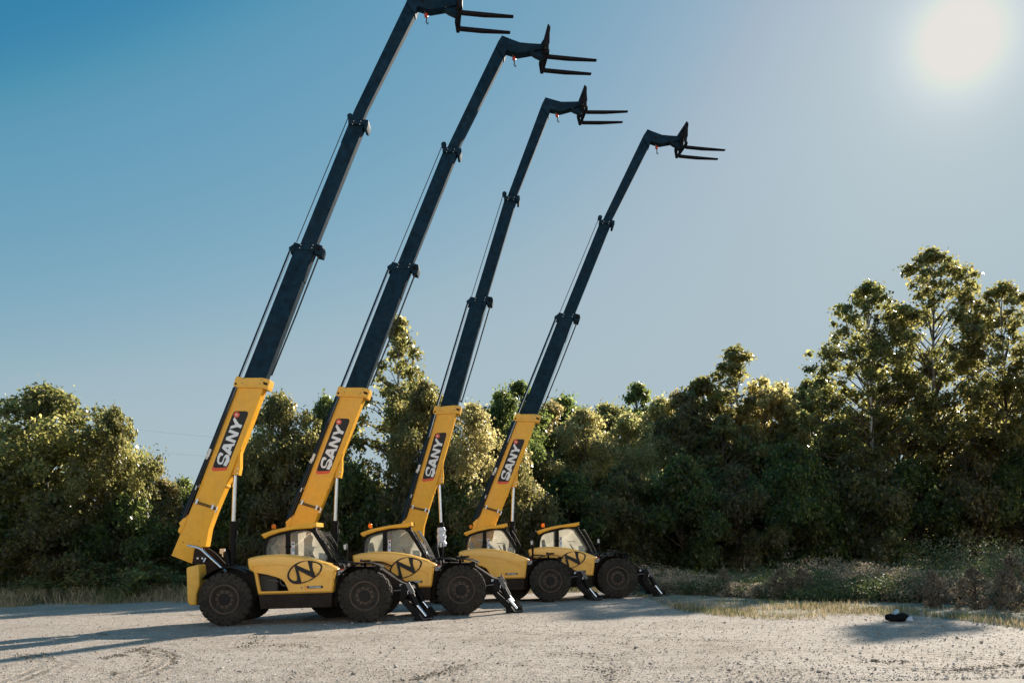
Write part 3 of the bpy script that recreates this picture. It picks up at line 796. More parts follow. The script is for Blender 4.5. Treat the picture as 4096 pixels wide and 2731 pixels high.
# ------------------------------------------------------------------ ground, grass, weeds
exec_ground = True
def ground_mat(name, kind):
    m, nt, N, K, P = nodes_of(name)
    tc = N.new('ShaderNodeTexCoord')
    def noise(s, d=6, r=.6):
        n = N.new('ShaderNodeTexNoise'); n.inputs['Scale'].default_value = s; n.inputs['Detail'].default_value = d; n.inputs['Roughness'].default_value = r
        K.new(tc.outputs['Object'], n.inputs['Vector']); return n.outputs['Fac']
    def ramp(fac, stops):
        rp = N.new('ShaderNodeValToRGB'); e = rp.color_ramp.elements
        e[0].position, e[0].color = stops[0][0], (*stops[0][1], 1); e[1].position, e[1].color = stops[-1][0], (*stops[-1][1], 1)
        for p, c in stops[1:-1]: q = e.new(p); q.color = (*c, 1)
        K.new(fac, rp.inputs['Fac']); return rp.outputs['Color']
    def mix(f, a, b, mode='MIX'):
        x = N.new('ShaderNodeMix'); x.data_type = 'RGBA'; x.blend_type = mode
        if isinstance(f, float): x.inputs['Factor'].default_value = f
        else: K.new(f, x.inputs['Factor'])
        K.new(a, x.inputs[6]); K.new(b, x.inputs[7]); return x.outputs[2]
    if kind == 'gravel':
        vo = N.new('ShaderNodeTexVoronoi'); vo.inputs['Scale'].default_value = 24; K.new(tc.outputs['Object'], vo.inputs['Vector'])
        v2 = N.new('ShaderNodeTexVoronoi'); v2.inputs['Scale'].default_value = 9; K.new(tc.outputs['Object'], v2.inputs['Vector'])
        bw = N.new('ShaderNodeSeparateColor'); K.new(vo.outputs['Color'], bw.inputs[0])
        stone = ramp(bw.outputs[0], [(0, (.27, .222, .183)), (.35, (.37, .316, .268)), (.8, (.45, .390, .336)), (1, (.57, .51, .455))])
        big = ramp(noise(.22, 7, .62), [(.34, (.80, .76, .72)), (.5, (1, 1, 1)), (.68, (1.06, 1.04, 1.02))])
        mid = ramp(noise(2.6, 8, .7), [(.32, (.62, .58, .53)), (.46, (.96, .95, .94)), (.7, (1.05, 1.05, 1.05))])
        c = mix(1.0, mix(1.0, stone, big, 'MULTIPLY'), mid, 'MULTIPLY')
        sx_ = N.new('ShaderNodeSeparateXYZ'); K.new(tc.outputs['Object'], sx_.inputs[0])
        def mth(op, a, b=None, c_=None):
            q = N.new('ShaderNodeMath'); q.operation = op
            for i_, z in enumerate((a, b, c_)):
                if z is None: continue
                if isinstance(z, (int, float)): q.inputs[i_].default_value = z
                else: K.new(z, q.inputs[i_])
            return q.outputs[0]
        wob = mth('MULTIPLY', mth('SUBTRACT', noise(.9, 3), .5), .25)
        patch = mth('MULTIPLY', mth('SUBTRACT', noise(1.1, 5, .7), .42), 5.0)
        tot_ = None
        for (A_, B_, C_, wdt, ribs, side) in TRACKS:
            ax, ay = A_[0], A_[1]; bx_, by_ = B_[0], B_[1]; cx_, cy_ = C_[0], C_[1]
            dd = 2 * (ax * (by_ - cy_) + bx_ * (cy_ - ay) + cx_ * (ay - by_))
            ux = ((ax**2 + ay**2) * (by_ - cy_) + (bx_**2 + by_**2) * (cy_ - ay) + (cx_**2 + cy_**2) * (ay - by_)) / dd
            uy = ((ax**2 + ay**2) * (cx_ - bx_) + (bx_**2 + by_**2) * (ax - cx_) + (cx_**2 + cy_**2) * (bx_ - ax)) / dd
            R_ = hypot(ax - ux, ay - uy)
            dx = mth('SUBTRACT', sx_.outputs[0], ux); dy = mth('SUBTRACT', sx_.outputs[1], uy)
            dist = mth('ADD', mth('SUBTRACT', mth('SQRT', mth('ADD', mth('MULTIPLY', dx, dx), mth('MULTIPLY', dy, dy))), R_), wob)
            band = mth('SUBTRACT', 1.0, mth('MINIMUM', 1.0, mth('DIVIDE', mth('ABSOLUTE', dist), wdt)))
            rib = mth('MULTIPLY_ADD', mth('SINE', mth('MULTIPLY', dist, ribs)), .5, .5)
            mx_, my_ = (ax + cx_) / 2, (ay + cy_) / 2; rad = .62 * hypot(ax - cx_, ay - cy_)
            ex_ = mth('SUBTRACT', sx_.outputs[0], bx_ * .5 + mx_ * .5); ey_ = mth('SUBTRACT', sx_.outputs[1], by_ * .5 + my_ * .5)
            fall = mth('MAXIMUM', 0.0, mth('SUBTRACT', 1.15, mth('DIVIDE', mth('SQRT', mth('ADD', mth('MULTIPLY', ex_, ex_), mth('MULTIPLY', ey_, ey_))), rad)))
            v_ = mth('MULTIPLY', mth('MULTIPLY', band, rib), mth('MINIMUM', 1.0, mth('MULTIPLY', fall, 2.5)))
            tot_ = v_ if tot_ is None else mth('MAXIMUM', tot_, v_)
        trk = mth('MINIMUM', 1.0, mth('MAXIMUM', 0.0, mth('MULTIPLY', mth('MULTIPLY', tot_, 1.6), mth('MINIMUM', 1.0, mth('MAXIMUM', .30, patch)))))
        soil = ramp(noise(14, 6, .7), [(.35, (.12, .09, .06)), (.65, (.26, .21, .155))])
        c = mix(mth('MULTIPLY', trk, .85), c, soil)
        K.new(c, P.inputs['Base Color'])
        h = N.new('ShaderNodeMath'); h.operation = 'MULTIPLY_ADD'
        K.new(vo.outputs['Distance'], h.inputs[0]); h.inputs[1].default_value = -1.0; K.new(mth('MULTIPLY_ADD', trk, -1.2, noise(3, 10, .75)), h.inputs[2])
        b = N.new('ShaderNodeBump'); b.inputs['Strength'].default_value = .5; b.inputs['Distance'].default_value = .04
        K.new(h.outputs[0], b.inputs['Height']); K.new(b.outputs['Normal'], P.inputs['Normal'])
    else:
        c = ramp(noise(1.2, 8, .7), [(.3, (.17, .15, .095)), (.5, (.28, .245, .175)), (.7, (.40, .35, .275))])
        K.new(c, P.inputs['Base Color'])
        b = N.new('ShaderNodeBump'); b.inputs['Strength'].default_value = .8; b.inputs['Distance'].default_value = .06
        K.new(noise(9, 8, .7), b.inputs['Height']); K.new(b.outputs['Normal'], P.inputs['Normal'])
    P.inputs['Roughness'].default_value = .92; P.inputs['Specular IOR Level'].default_value = .25
    MATS[name] = m
def gp(x, y): return G(x * 1100 / 2352 / 4096 * 2352, (2150 + y * 1100 / 2352) / 4096 * 2352)
TRACKS = [(gp(1190, 945), gp(1480, 1040), gp(1080, 1200), .55, 26, 0), (gp(190, 985), gp(440, 1060), gp(60, 1230), .55, 26, 0), (gp(960, 1150), gp(1020, 1180), gp(900, 1240), .3, 26, 0),
          (G(900, 1568), G(1010, 1545), G(1090, 1520), .42, 30, 0), (G(1280, 1498), G(1430, 1525), G(1370, 1560), .5, 28, 0), (G(1950, 1512), G(2150, 1536), G(2400, 1528), .5, 28, 0),
          (G(60, 1418), G(420, 1410), G(470, 1421), .35, 24, 0), (G(930, 1440), G(1180, 1452), G(1700, 1470), .4, 24, 0), (G(640, 1478), G(720, 1484), G(690, 1500), .4, 28, 0), (G(1500, 1500), G(1800, 1492), G(2352, 1515), .45, 24, 0)]
ground_mat('gravel', 'gravel'); ground_mat('verge_soil', 'soil')

def np_mesh(name, verts, faces_q, mat, tint=None, parent=None, loc=None, smooth=False):
    me = bpy.data.meshes.new(name)
    nv, nf = len(verts), len(faces_q); k = faces_q.shape[1]
    me.vertices.add(nv); me.vertices.foreach_set('co', verts.astype(np.float32).ravel())
    me.loops.add(nf * k); me.loops.foreach_set('vertex_index', faces_q.astype(np.int32).ravel())
    me.polygons.add(nf); me.polygons.foreach_set('loop_start', np.arange(0, nf * k, k, dtype=np.int32))
    me.update(calc_edges=True); me.validate()
    if tint is not None:
        at = me.attributes.new('tint', 'FLOAT_COLOR', 'FACE'); at.data.foreach_set('color', tint.astype(np.float32).ravel())
    me.materials.append(MATS[mat])
    if smooth: me.polygons.foreach_set('use_smooth', np.ones(nf, dtype=bool))
    o = bpy.data.objects.new(name, me); COL.objects.link(o)
    if parent: o.parent = parent
    if loc is not None: o.location = loc
    return o

rng = np.random.default_rng(11)
# gravel: one sheet to the horizon, finer near the camera, gently uneven
def wave(x, y):
    return .020 * np.sin(x * .9 + .6 * np.sin(y * .5)) * np.sin(y * .7 + 1.3) + .012 * np.sin(x * 2.3 + y * 1.7) * np.sin(y * 2.9 - x * .8)
ys = np.concatenate([np.linspace(-30, 8, 12), np.linspace(9, 40, 180), np.linspace(42, 120, 30), np.geomspace(140, 1500, 10)])
xs = np.concatenate([-np.geomspace(1500, 40, 10), np.linspace(-36, 36, 200), np.geomspace(40, 1500, 10)])
XX, YY = np.meshgrid(xs, ys)
ZZ = np.where((YY > 8) & (YY < 40) & (np.abs(XX) < 36), wave(XX, YY) * .6, 0) - .012
V = np.stack([XX.ravel(), YY.ravel(), ZZ.ravel()], 1)
nx, ny = len(xs), len(ys)
I = np.arange(nx * ny).reshape(ny, nx)
F = np.stack([I[:-1, :-1].ravel(), I[:-1, 1:].ravel(), I[1:, 1:].ravel(), I[1:, :-1].ravel()], 1)
gr = np_mesh('ground', V, F, 'gravel', smooth=True); tag(gr, 'pale gravel yard with loose stones', None, None, 'structure')
if 'label' in gr: del gr['label']
gr['label'] = 'pale grey gravel yard in front of the trees'

# edge of the gravel, measured along the photograph
EDGE = [G(*p) for p in ((-400, 1402), (0, 1393), (200, 1387), (430, 1381), (700, 1374), (1000, 1368), (1250, 1362), (1420, 1360), (1493, 1374), (1540, 1402), (1657, 1416), (1807, 1420), (1950, 1413), (2080, 1411), (2200, 1422), (2300, 1437), (2420, 1452), (2700, 1470))]
WBASE = [G(*p) for p in ((1440, 1356), (1530, 1368), (1750, 1377), (2041, 1388), (2352, 1396), (2700, 1400))]
ex = np.array([e.x for e in EDGE]); ey = np.array([e.y for e in EDGE])
def edge_y(x):
    return np.interp(x, ex, ey) + .35 * np.sin(x * 1.7) + .22 * np.sin(x * 4.1 + 1)
gx = np.linspace(ex[0], ex[-1], 220); gy0 = edge_y(gx)
vv = np.concatenate([np.stack([gx, gy0, np.full_like(gx, -.045)], 1), np.stack([gx, gy0 + 1.3, np.full_like(gx, .012)], 1), np.stack([gx * 1.25, gy0 + 6, np.full_like(gx, .03)], 1), np.stack([gx * 4, np.full_like(gx, 160), np.full_like(gx, .05)], 1)])
n = len(gx); ff = []
for r_ in range(3):
    for k in range(n - 1): ff.append((r_ * n + k, r_ * n + k + 1, (r_ + 1) * n + k + 1, (r_ + 1) * n + k))
vg = np_mesh('verge', vv, np.array(ff), 'verge_soil', smooth=True); tag(vg, 'dry grassy verge between gravel and trees', None, None, 'structure')

# foliage materials
def leaf_mat(name, trans=.52, rough=.5, tr=(4.9, 4.7, 3.0), refl=.64):
    m, nt, N, K, P = nodes_of(name)
    at = N.new('ShaderNodeAttribute'); at.attribute_name = 'tint'
    oi = N.new('ShaderNodeObjectInfo')
    hs = N.new('ShaderNodeHueSaturation')
    mr = N.new('ShaderNodeMapRange'); mr.inputs['To Min'].default_value = .482; mr.inputs['To Max'].default_value = .512
    K.new(oi.outputs['Random'], mr.inputs['Value']); K.new(mr.outputs['Result'], hs.inputs['Hue'])
    K.new(at.outputs['Color'], hs.inputs['Color'])
    dk = N.new('ShaderNodeMix'); dk.data_type = 'RGBA'; dk.blend_type = 'MULTIPLY'; dk.inputs['Factor'].default_value = 1
    K.new(hs.outputs['Color'], dk.inputs[6]); dk.inputs[7].default_value = (refl, refl, refl, 1)
    K.new(dk.outputs[2], P.inputs['Base Color'])
    P.inputs['Roughness'].default_value = rough; P.inputs['Specular IOR Level'].default_value = .5
    tl = N.new('ShaderNodeBsdfTranslucent')
    g = N.new('ShaderNodeMix'); g.data_type = 'RGBA'; g.blend_type = 'MULTIPLY'; g.inputs['Factor'].default_value = 1
    K.new(hs.outputs['Color'], g.inputs[6]); g.inputs[7].default_value = (*tr, 1)
    K.new(g.outputs[2], tl.inputs['Color'])
    mx = N.new('ShaderNodeMixShader'); mx.inputs[0].default_value = trans
    K.new(P.outputs[0], mx.inputs[1]); K.new(tl.outputs[0], mx.inputs[2]); K.new(mx.outputs[0], N['Material Output'].inputs['Surface'])
    MATS[name] = m
leaf_mat('leaf', .56, .34); leaf_mat('grass_blade', .3, .6, (1.5, 1.45, 1.35), .95)

def bark(name, a, b, s):
    m, nt, N, K, P = nodes_of(name)
    tc = N.new('ShaderNodeTexCoord'); mp = N.new('ShaderNodeMapping'); mp.inputs['Scale'].default_value = (1, 1, .35)
    nz = N.new('ShaderNodeTexNoise'); nz.inputs['Scale'].default_value = s; nz.inputs['Detail'].default_value = 6
    K.new(tc.outputs['Object'], mp.inputs[0]); K.new(mp.outputs[0], nz.inputs['Vector'])
    rp = N.new('ShaderNodeValToRGB'); rp.color_ramp.elements[0].position = .42; rp.color_ramp.elements[0].color = (*a, 1)
    rp.color_ramp.elements[1].position = .56; rp.color_ramp.elements[1].color = (*b, 1)
    K.new(nz.outputs['Fac'], rp.inputs['Fac']); K.new(rp.outputs['Color'], P.inputs['Base Color']); P.inputs['Roughness'].default_value = .85
    bp = N.new('ShaderNodeBump'); bp.inputs['Strength'].default_value = .5; K.new(nz.outputs['Fac'], bp.inputs['Height']); K.new(bp.outputs['Normal'], P.inputs['Normal'])
    MATS[name] = m
bark('bark', (.045, .036, .028), (.12, .10, .08), 7); bark('pale_bark', (.20, .17, .13), (.60, .56, .50), 4)

PAL = {'dry': ((.20, .165, .11), (.27, .225, .16), (.13, .11, .07)),
       'green': ((0.058, 0.075, 0.029), (0.094, 0.106, 0.043), (0.043, 0.061, 0.027)),
       'olive': ((0.096, 0.095, 0.05), (0.136, 0.128, 0.068), (0.068, 0.075, 0.036)),
       'pale': ((0.165, 0.155, 0.1), (0.21, 0.194, 0.13), (0.115, 0.117, 0.065)),
       'brown': ((0.09, 0.08, 0.046), (0.122, 0.104, 0.062), (0.064, 0.066, 0.035))}
def leaf_quads(P, N_, size, rg, droop=.3):
    """folded leaves at points P facing roughly N_"""
    n = len(P)
    r1 = rg.normal(size=(n, 3)); nrm = N_ + .62 * r1; nrm /= np.linalg.norm(nrm, axis=1, keepdims=True)
    t = np.cross(nrm, rg.normal(size=(n, 3))); t[:, 2] -= droop; t /= np.linalg.norm(t, axis=1, keepdims=True) + 1e-9
    b = np.cross(nrm, t); b /= np.linalg.norm(b, axis=1, keepdims=True) + 1e-9
    s = size * rg.uniform(.6, 1.3, n)[:, None]
    base = P - t * s * .5; tip = P + t * s * .55
    l = P - b * s * .40 + nrm * s * .10 - t * s * .05; r = P + b * s * .40 + nrm * s * .10 - t * s * .05
    V = np.stack([base, l, tip, r], 1).reshape(-1, 3)
    F = np.arange(n * 4).reshape(n, 4)
    return V, F

def make_tree(name, H, Wd, seed, nclump, nleaf, size, pal, clump_r, trunk_mat='bark', limb_mat='bark', base=.12, shape=1.0, shell=.55, trunk_r=.16, lean=0.0, twigs=True):
    """trunk with limbs reaching every leaf clump; leaves scattered in uneven clumps through the crown volume"""
    rg = np.random.default_rng(seed); rnd = random.Random(seed)
    clumps = []
    tries = 0
    while len(clumps) < nclump and tries < 5000:
        tries += 1
        h = rnd.uniform(base, 1.0) ** .9
        env = (sin(pi * min(1, max(0, (h - base) / (1 - base))) ** shape) ** .62) * (.78 + .3 * rnd.random())
        a = rnd.uniform(0, 2 * pi); q = env * Wd / 2 * math.sqrt(rnd.uniform(.05, 1))
        lobes = 1 + .22 * sin(3 * a + seed) + .12 * sin(5 * a + 2 * seed)
        r = clump_r * rnd.uniform(.6, 1.35) * (.75 if h > .85 else 1)
        z = h * H - r * .8
        clumps.append((Vector((q * cos(a) * lobes + lean * h * H, q * sin(a) * lobes, max(r * .6, z))), r))
    # leader clump at the very top
    clumps.append((Vector((lean * H + rnd.uniform(-.2, .2), 0, H - clump_r * .6)), clump_r * .7))
    Ps, Ns, Ts = [], [], []
    pal_c = np.array(PAL[pal])
    tot = sum(c[1] ** 2 for c in clumps)
    for c, r in clumps:
        k = max(20, int(nleaf * r * r / tot))
        d = rg.normal(size=(k, 3)); d /= np.linalg.norm(d, axis=1, keepdims=True)
        rad = r * (shell + (1 - shell) * rg.random(k)) * (1 + .25 * np.sin(d[:, 0] * 5 + d[:, 2] * 4 + r * 9))
        rad *= np.where(rg.random(k) < .22, 1 + .75 * rg.random(k), 1)
        p = np.array(c) + d * rad[:, None] * np.array([1.1, 1.1, .8])
        nn = d * .55 + np.array([0, 0, .75])
        Ps.append(p); Ns.append(nn)
        cc = pal_c[rg.integers(0, 3, k)] * (1 + rg.normal(0, .14, (k, 1))) * (1 + rg.normal(0, .12))
        Ts.append(cc)
    P = np.concatenate(Ps); Nn = np.concatenate(Ns); T = np.clip(np.concatenate(Ts), .01, .6)
    keep = P[:, 2] > .05
    P, Nn, T = P[keep], Nn[keep], T[keep]
    Vx, Fq = leaf_quads(P, Nn, size, rg)
    tint = np.concatenate([T, np.ones((len(T), 1))], 1)
    tb = MB()
    axis = []
    for k in range(9):
        t = k / 8; axis.append(Vector((lean * H * t + .18 * sin(t * 5 + seed) * t, .15 * sin(t * 4 + seed * 2) * t, H * .93 * t)))
    tb.tube(axis, [trunk_r * (1.25 if k == 0 else 1 - .93 * k / 8.2) for k in range(9)], trunk_mat, 9)
    for c, r in clumps[:120]:
        t = min(.9, max(.08, (c.z - .35 * hypot(c.x - lean * c.z, c.y)) / H)); k = t * 8; i = min(7, int(k))
        s = axis[i].lerp(axis[i + 1], k - i)
        m_ = s.lerp(c, .5) + Vector((rnd.uniform(-.15, .15), rnd.uniform(-.15, .15), .12 * (c - s).length))
        r0 = trunk_r * (1 - t) * .42 + .016
        tb.tube([s, m_, c], [r0, r0 * .6, .012], limb_mat, 6, caps=False)
        if twigs:
            for _ in range(3):
                e = c + Vector((rnd.uniform(-1, 1), rnd.uniform(-1, 1), rnd.uniform(-.4, 1))) * r * .8
                tb.tube([c.lerp(m_, .3), e], [.012, .005], limb_mat, 4, caps=False)
    return (Vx, Fq, tint), tb
TREE_PROTO = {}
def proto(key, **kw):
    (Vx, Fq, tint), tb = make_tree(key, **{a: b for a, b in kw.items() if a != 'mat'})
    r_ = empty(key, (0, 0, 0))
    t_ = tb.build('trunk', r_); c_ = np_mesh('crown', Vx, Fq, kw.get('mat', 'leaf'), tint, r_)
    TREE_PROTO[key] = (t_.data, c_.data, kw['H'], kw['Wd'])
    for o in (t_, c_, r_): bpy.data.objects.remove(o)

proto('broad_a', H=9.5, Wd=8.5, seed=3, nclump=135, nleaf=44000, size=.19, pal='olive', clump_r=.72, base=.05)
proto('broad_b', H=9.0, Wd=7.5, seed=8, nclump=120, nleaf=40000, size=.18, pal='green', clump_r=.70, base=.05)
proto('broad_c', H=9.0, Wd=9.0, seed=14, nclump=150, nleaf=46000, size=.17, pal='pale', clump_r=.68, base=.05)
proto('broad_d', H=9.5, Wd=8.0, seed=21, nclump=130, nleaf=42000, size=.18, pal='brown', clump_r=.70, base=.05)
proto('open_a', H=10, Wd=8.5, seed=71, nclump=120, nleaf=17000, size=.28, pal='olive', clump_r=.66, base=.05, shell=.2)
proto('open_b', H=10, Wd=8.5, seed=76, nclump=120, nleaf=17000, size=.27, pal='pale', clump_r=.66, base=.05, shell=.2)
proto('tall_a', H=19.0, Wd=10.5, seed=31, nclump=260, nleaf=29000, size=.24, pal='olive', clump_r=.62, trunk_mat='pale_bark', base=.10, shape=1.0, trunk_r=.24, shell=.15)
proto('tall_b', H=14.0, Wd=6.0, seed=37, nclump=110, nleaf=12000, size=.25, pal='olive', clump_r=.58, trunk_mat='pale_bark', base=.12, shape=.85, trunk_r=.16, shell=.3)
proto('tall_c', H=14.0, Wd=6.5, seed=44, nclump=120, nleaf=24000, size=.22, pal='green', clump_r=.6, base=.10, shape=.8, trunk_r=.15, shell=.3)
proto('under_a', H=5.0, Wd=6.0, seed=52, nclump=70, nleaf=24000, size=.16, pal='green', clump_r=.62, base=.0, shape=.8, trunk_r=.08)
proto('under_b', H=5.0, Wd=6.0, seed=57, nclump=66, nleaf=22000, size=.16, pal='brown', clump_r=.62, base=.0, shape=.8, trunk_r=.08)

def put_tree(key, u, D, vtop, wpx, label, group='trees along the edge of the yard', name='tree', cat='tree', rot=None, dz=0):
    td, cd, H, Wd = TREE_PROTO[key]
    top = W(u, vtop, D); h = max(1.0, top.z)
    wid = wpx * D / FPX
    e = empty(name, (top.x, D, dz), label, cat, group)
    sxy = wid / Wd; sz = h / H
    e.rotation_euler = (0, 0, rot if rot is not None else random.uniform(0, 6.28)); e.scale = (sxy, sxy, sz)
    for nm, d in (('trunk', td), ('crown', cd)):
        o = bpy.data.objects.new(nm, d); COL.objects.link(o); o.parent = e
    return e
TREES = [
 ('broad_a', 100, 45, 878, 430, 'broad rounded tree at the far left edge, tallest of the left clump'),
 ('broad_b', -60, 47, 930, 330, 'leafy tree cut by the left border of the frame'),
 ('broad_a', 262, 44, 930, 210, 'narrower tree with pale dead twigs, right shoulder of the left clump'),
 ('broad_d', 345, 47, 1055, 190, 'low drooping tree at the right end of the left clump, under the power lines'),
 ('broad_b', 425, 50, 1095, 170, 'low tree showing behind the foot of the leftmost boom'),
 ('broad_a', 640, 46, 897, 260, 'dark round tree just right of the leftmost boom'),
 ('broad_d', 545, 49, 980, 180, 'dark tree half hidden behind the leftmost lift cylinder'),
 ('broad_b', 750, 49, 905, 180, 'dark tree behind the second boom from the left'),
 ('tall_b', 912, 50, 722, 235, 'tall slender tree rising behind the second boom from the left'),
 ('broad_a', 975, 47, 868, 230, 'olive tree between the second and third booms'),
 ('broad_c', 1085, 46, 925, 230, 'pale leaved tree just right of the third boom'),
 ('tall_c', 1195, 56, 872, 170, 'thin topped tree behind the fourth boom'),
 ('broad_b', 1150, 52, 890, 180, 'green tree peeking over the pale one by the third boom'),
 ('broad_b', 1300, 54, 905, 220, 'dark green tree standing over the pale broad crown'),
 ('broad_c', 1340, 47, 938, 260, 'pale cream crowned tree right of the fourth boom'),
 ('broad_c', 1440, 48, 948, 220, 'second pale crown, adjoining the cream tree on its right'),
 ('tall_c', 1465, 57, 876, 150, 'dark feathery treetop standing above the pale crowns'),
 ('broad_d', 1560, 50, 892, 200, 'brownish tree between the pale crowns and the tall pointed tree'),
 ('tall_b', 1688, 52, 792, 210, 'tall pointed tree with thin upper branches, middle of the right side'),
 ('broad_d', 1660, 48, 950, 210, 'brown green tree in front of the pointed tree'),
 ('broad_c', 1800, 52, 868, 220, 'pale wispy tree left of the tallest tree'),
 ('tall_a', 1995, 56, 642, 330, 'tall open crowned tree, left shoulder of the tallest tree'),
 ('tall_a', 2140, 57, 566, 390, 'tallest tree, white trunked, under the sun at the right'),
 ('tall_a', 2300, 55, 645, 340, 'tall tree right of the white trunked tallest tree'),
 ('tall_a', 2474, 50, 470, 300, 'tall tree cut by the right border, only branches showing'),
 ('broad_d', 1262, 50, 918, 230, 'brownish green tree filling the gap between the fourth boom and the cream crown'),
 ('broad_a', 1395, 52, 922, 250, 'olive tree peeking up behind the two adjoining pale crowns'),
 ('broad_c', 1515, 51, 912, 230, 'pale olive tree just right of the dark feathery treetop'),
 ('broad_a', 1615, 51, 862, 230, 'olive tree forming the left shoulder of the tall pointed tree'),
 ('broad_c', 1755, 51, 858, 230, 'pale tree forming the right shoulder of the tall pointed tree'),
 ('broad_a', 1855, 52, 868, 220, 'olive tree in the dip just before the open crowned tree'),
 ('broad_a', 1890, 50, 860, 250, 'olive tree low in front of the open crowned tree'),
 ('broad_c', 2060, 50, 880, 260, 'pale olive tree left of the white trunk'),
 ('broad_c', 2270, 49, 860, 240, 'pale olive tree right of the white trunk'),
 ('broad_a', 2390, 47, 840, 240, 'olive tree at the right border below the tall branches'),
]
for k, (key, u, D, vt, wp_, lab) in enumerate(TREES):
    if u > 1260 and vt > 650: D *= 1.20
    if 1000 < u < 1900: wp_ *= 1.2
    if u > 1600 and key in ('broad_a', 'broad_d'): key = 'open_a'
    if u > 1600 and key == 'broad_c': key = 'open_b'
    put_tree(key, u, D, vt, wp_, lab)
UNDER = [(-20, 43, 1080, 260), (130, 42.5, 1120, 260), (290, 43, 1130, 240), (420, 45, 1160, 220), (545, 45, 1100, 230), (670, 44.5, 1060, 240), (800, 45, 1060, 240), (930, 45, 1080, 240), (1060, 44.5, 1090, 230),
         (1180, 45, 1050, 230), (1300, 45, 1080, 240), (1430, 45.5, 1060, 250), (1560, 46, 1040, 240), (1690, 46, 1060, 250), (1820, 46, 1010, 250), (1960, 46, 1030, 260), (2090, 46, 1050, 250), (2220, 45.5, 1030, 250), (2350, 45, 1020, 250)]
ULAB = ['at the left border', 'left of the power lines, under the broad rounded tree', 'beneath the tree with dead twigs', 'left of the leftmost boom foot', 'behind the leftmost lift cylinder', 'behind the leftmost cab', 'behind the second boom foot',
        'behind the second cab', 'behind the third boom foot', 'behind the third lift cylinder and fourth boom foot', 'behind the fourth cab', 'just right of the fourth cab', 'right of the rightmost outrigger foot', 'below the tall pointed tree', 'below the pale wispy tree', 'left of the white trunk', 'in front of the white trunk',
        'right of the white trunk', 'at the right border']
for k, (u, D, vt, wp_) in enumerate(UNDER):
    if u > 1260: D *= 1.15
    put_tree('under_a' if k % 2 == 0 else 'under_b', u, D, vt, wp_, 'dark bushy undergrowth tree ' + ULAB[k], 'undergrowth trees below the tall ones', 'undergrowth_tree', 'small tree')

# deep wood behind: one mass of foliage nobody could count
rg = np.random.default_rng(77); n = 52000
px = rg.uniform(-46, 58, n); pyy = 60 + rg.gamma(2, 3, n) + np.where(px > 0, 8, 0)
top = 5.2 + 1.2 * np.sin(px * .35) + 1.2 * np.sin(px * .83 + 1) + np.where(px > 14, 2.0, 0) - np.where((px < -16) & (px > -21), 5.5, 0) - np.where(px < -15, 1.5, 0)
pz = rg.random(n) ** .8 * top
P = np.stack([px, pyy, pz], 1); Vx, Fq = leaf_quads(P, np.tile([0, -.3, .6], (n, 1)), .42, rg)
T = np.array(PAL['green'])[rg.integers(0, 3, n)] * (1 + rg.normal(0, .15, (n, 1)))
wood = np_mesh('wood_behind', Vx, Fq, 'leaf', np.concatenate([np.clip(T, .01, 1), np.ones((n, 1))], 1)); tag(wood, 'deep dark wood behind the front trees', 'wood', None, 'stuff')

# grass and weeds
def blades(name, P, hgt, wid, cols, rg, label, lean=.5):
    n = len(P); a = rg.uniform(0, 2 * pi, n); d = np.stack([np.cos(a), np.sin(a), np.zeros(n)], 1)
    la = rg.uniform(0, 2 * pi, n); ld = np.stack([np.cos(la), np.sin(la), np.zeros(n)], 1) * (lean * rg.random(n) * hgt)[:, None]
    up = np.zeros((n, 3)); up[:, 2] = hgt
    w = (wid * rg.uniform(.6, 1.3, n))[:, None]
    m_ = P + up * .55 + ld * .35
    tp = P + up + ld
    Vx = np.stack([P - d * w, P + d * w, m_ + d * w * .7, tp], 1)
    Vx = np.stack([Vx[:, 0], Vx[:, 1], Vx[:, 2], Vx[:, 3]], 1).reshape(-1, 3)
    F = np.arange(4 * n).reshape(n, 4)
    o = np_mesh(name, Vx, F, 'grass_blade', np.concatenate([np.clip(cols, .01, 1), np.ones((n, 1))], 1))
    return tag(o, label, 'grass', None, 'stuff')
rg = np.random.default_rng(5)
DRY = np.array([(.36, .30, .18), (.27, .225, .13), (.43, .365, .24), (.17, .165, .08)]); GRN = np.array([(.10, .14, .045), (.14, .165, .06), (.075, .11, .035), (.20, .19, .08)])
# short dry grass along the whole edge
n = 90000
bx = rg.uniform(ex[0], ex[-1] + 2, n); off = rg.gamma(1.4, 1.5, n) - .5
by = edge_y(bx) + off
patch = np.sin(bx * .8 + 2) * np.sin(by * .6) + .6 * np.sin(bx * 2.1 + by) + rg.normal(0, .5, n)
dry = (patch + np.where(bx < -8, .5, .45) > -.1)
edge_keep = rng.random(n) < np.clip(.20 + off * .30, .08, 1) * np.where(bx < -6, 1.6, 1) * np.clip(.7 + .5 * np.sin(bx * 1.9 + by * .7) + .4 * np.sin(by * 2.3 - bx), .08, 1)
bx, by, off, dry = bx[edge_keep], by[edge_keep], off[edge_keep], dry[edge_keep]; n = len(bx)
cols = np.where(dry[:, None], DRY[rg.integers(0, 4, n)], GRN[rg.integers(0, 4, n)]) * (1 + rg.normal(0, .15, (n, 1)))
h = rg.uniform(.04, .14, n) + np.where(bx < -6, .30, .04) * rg.random(n) * np.clip(off, 0, 2)
blades('dry_grass', np.stack([bx, by, np.full(n, .0)], 1), h, .010, cols, rg, 'short dry grass along the gravel edge')
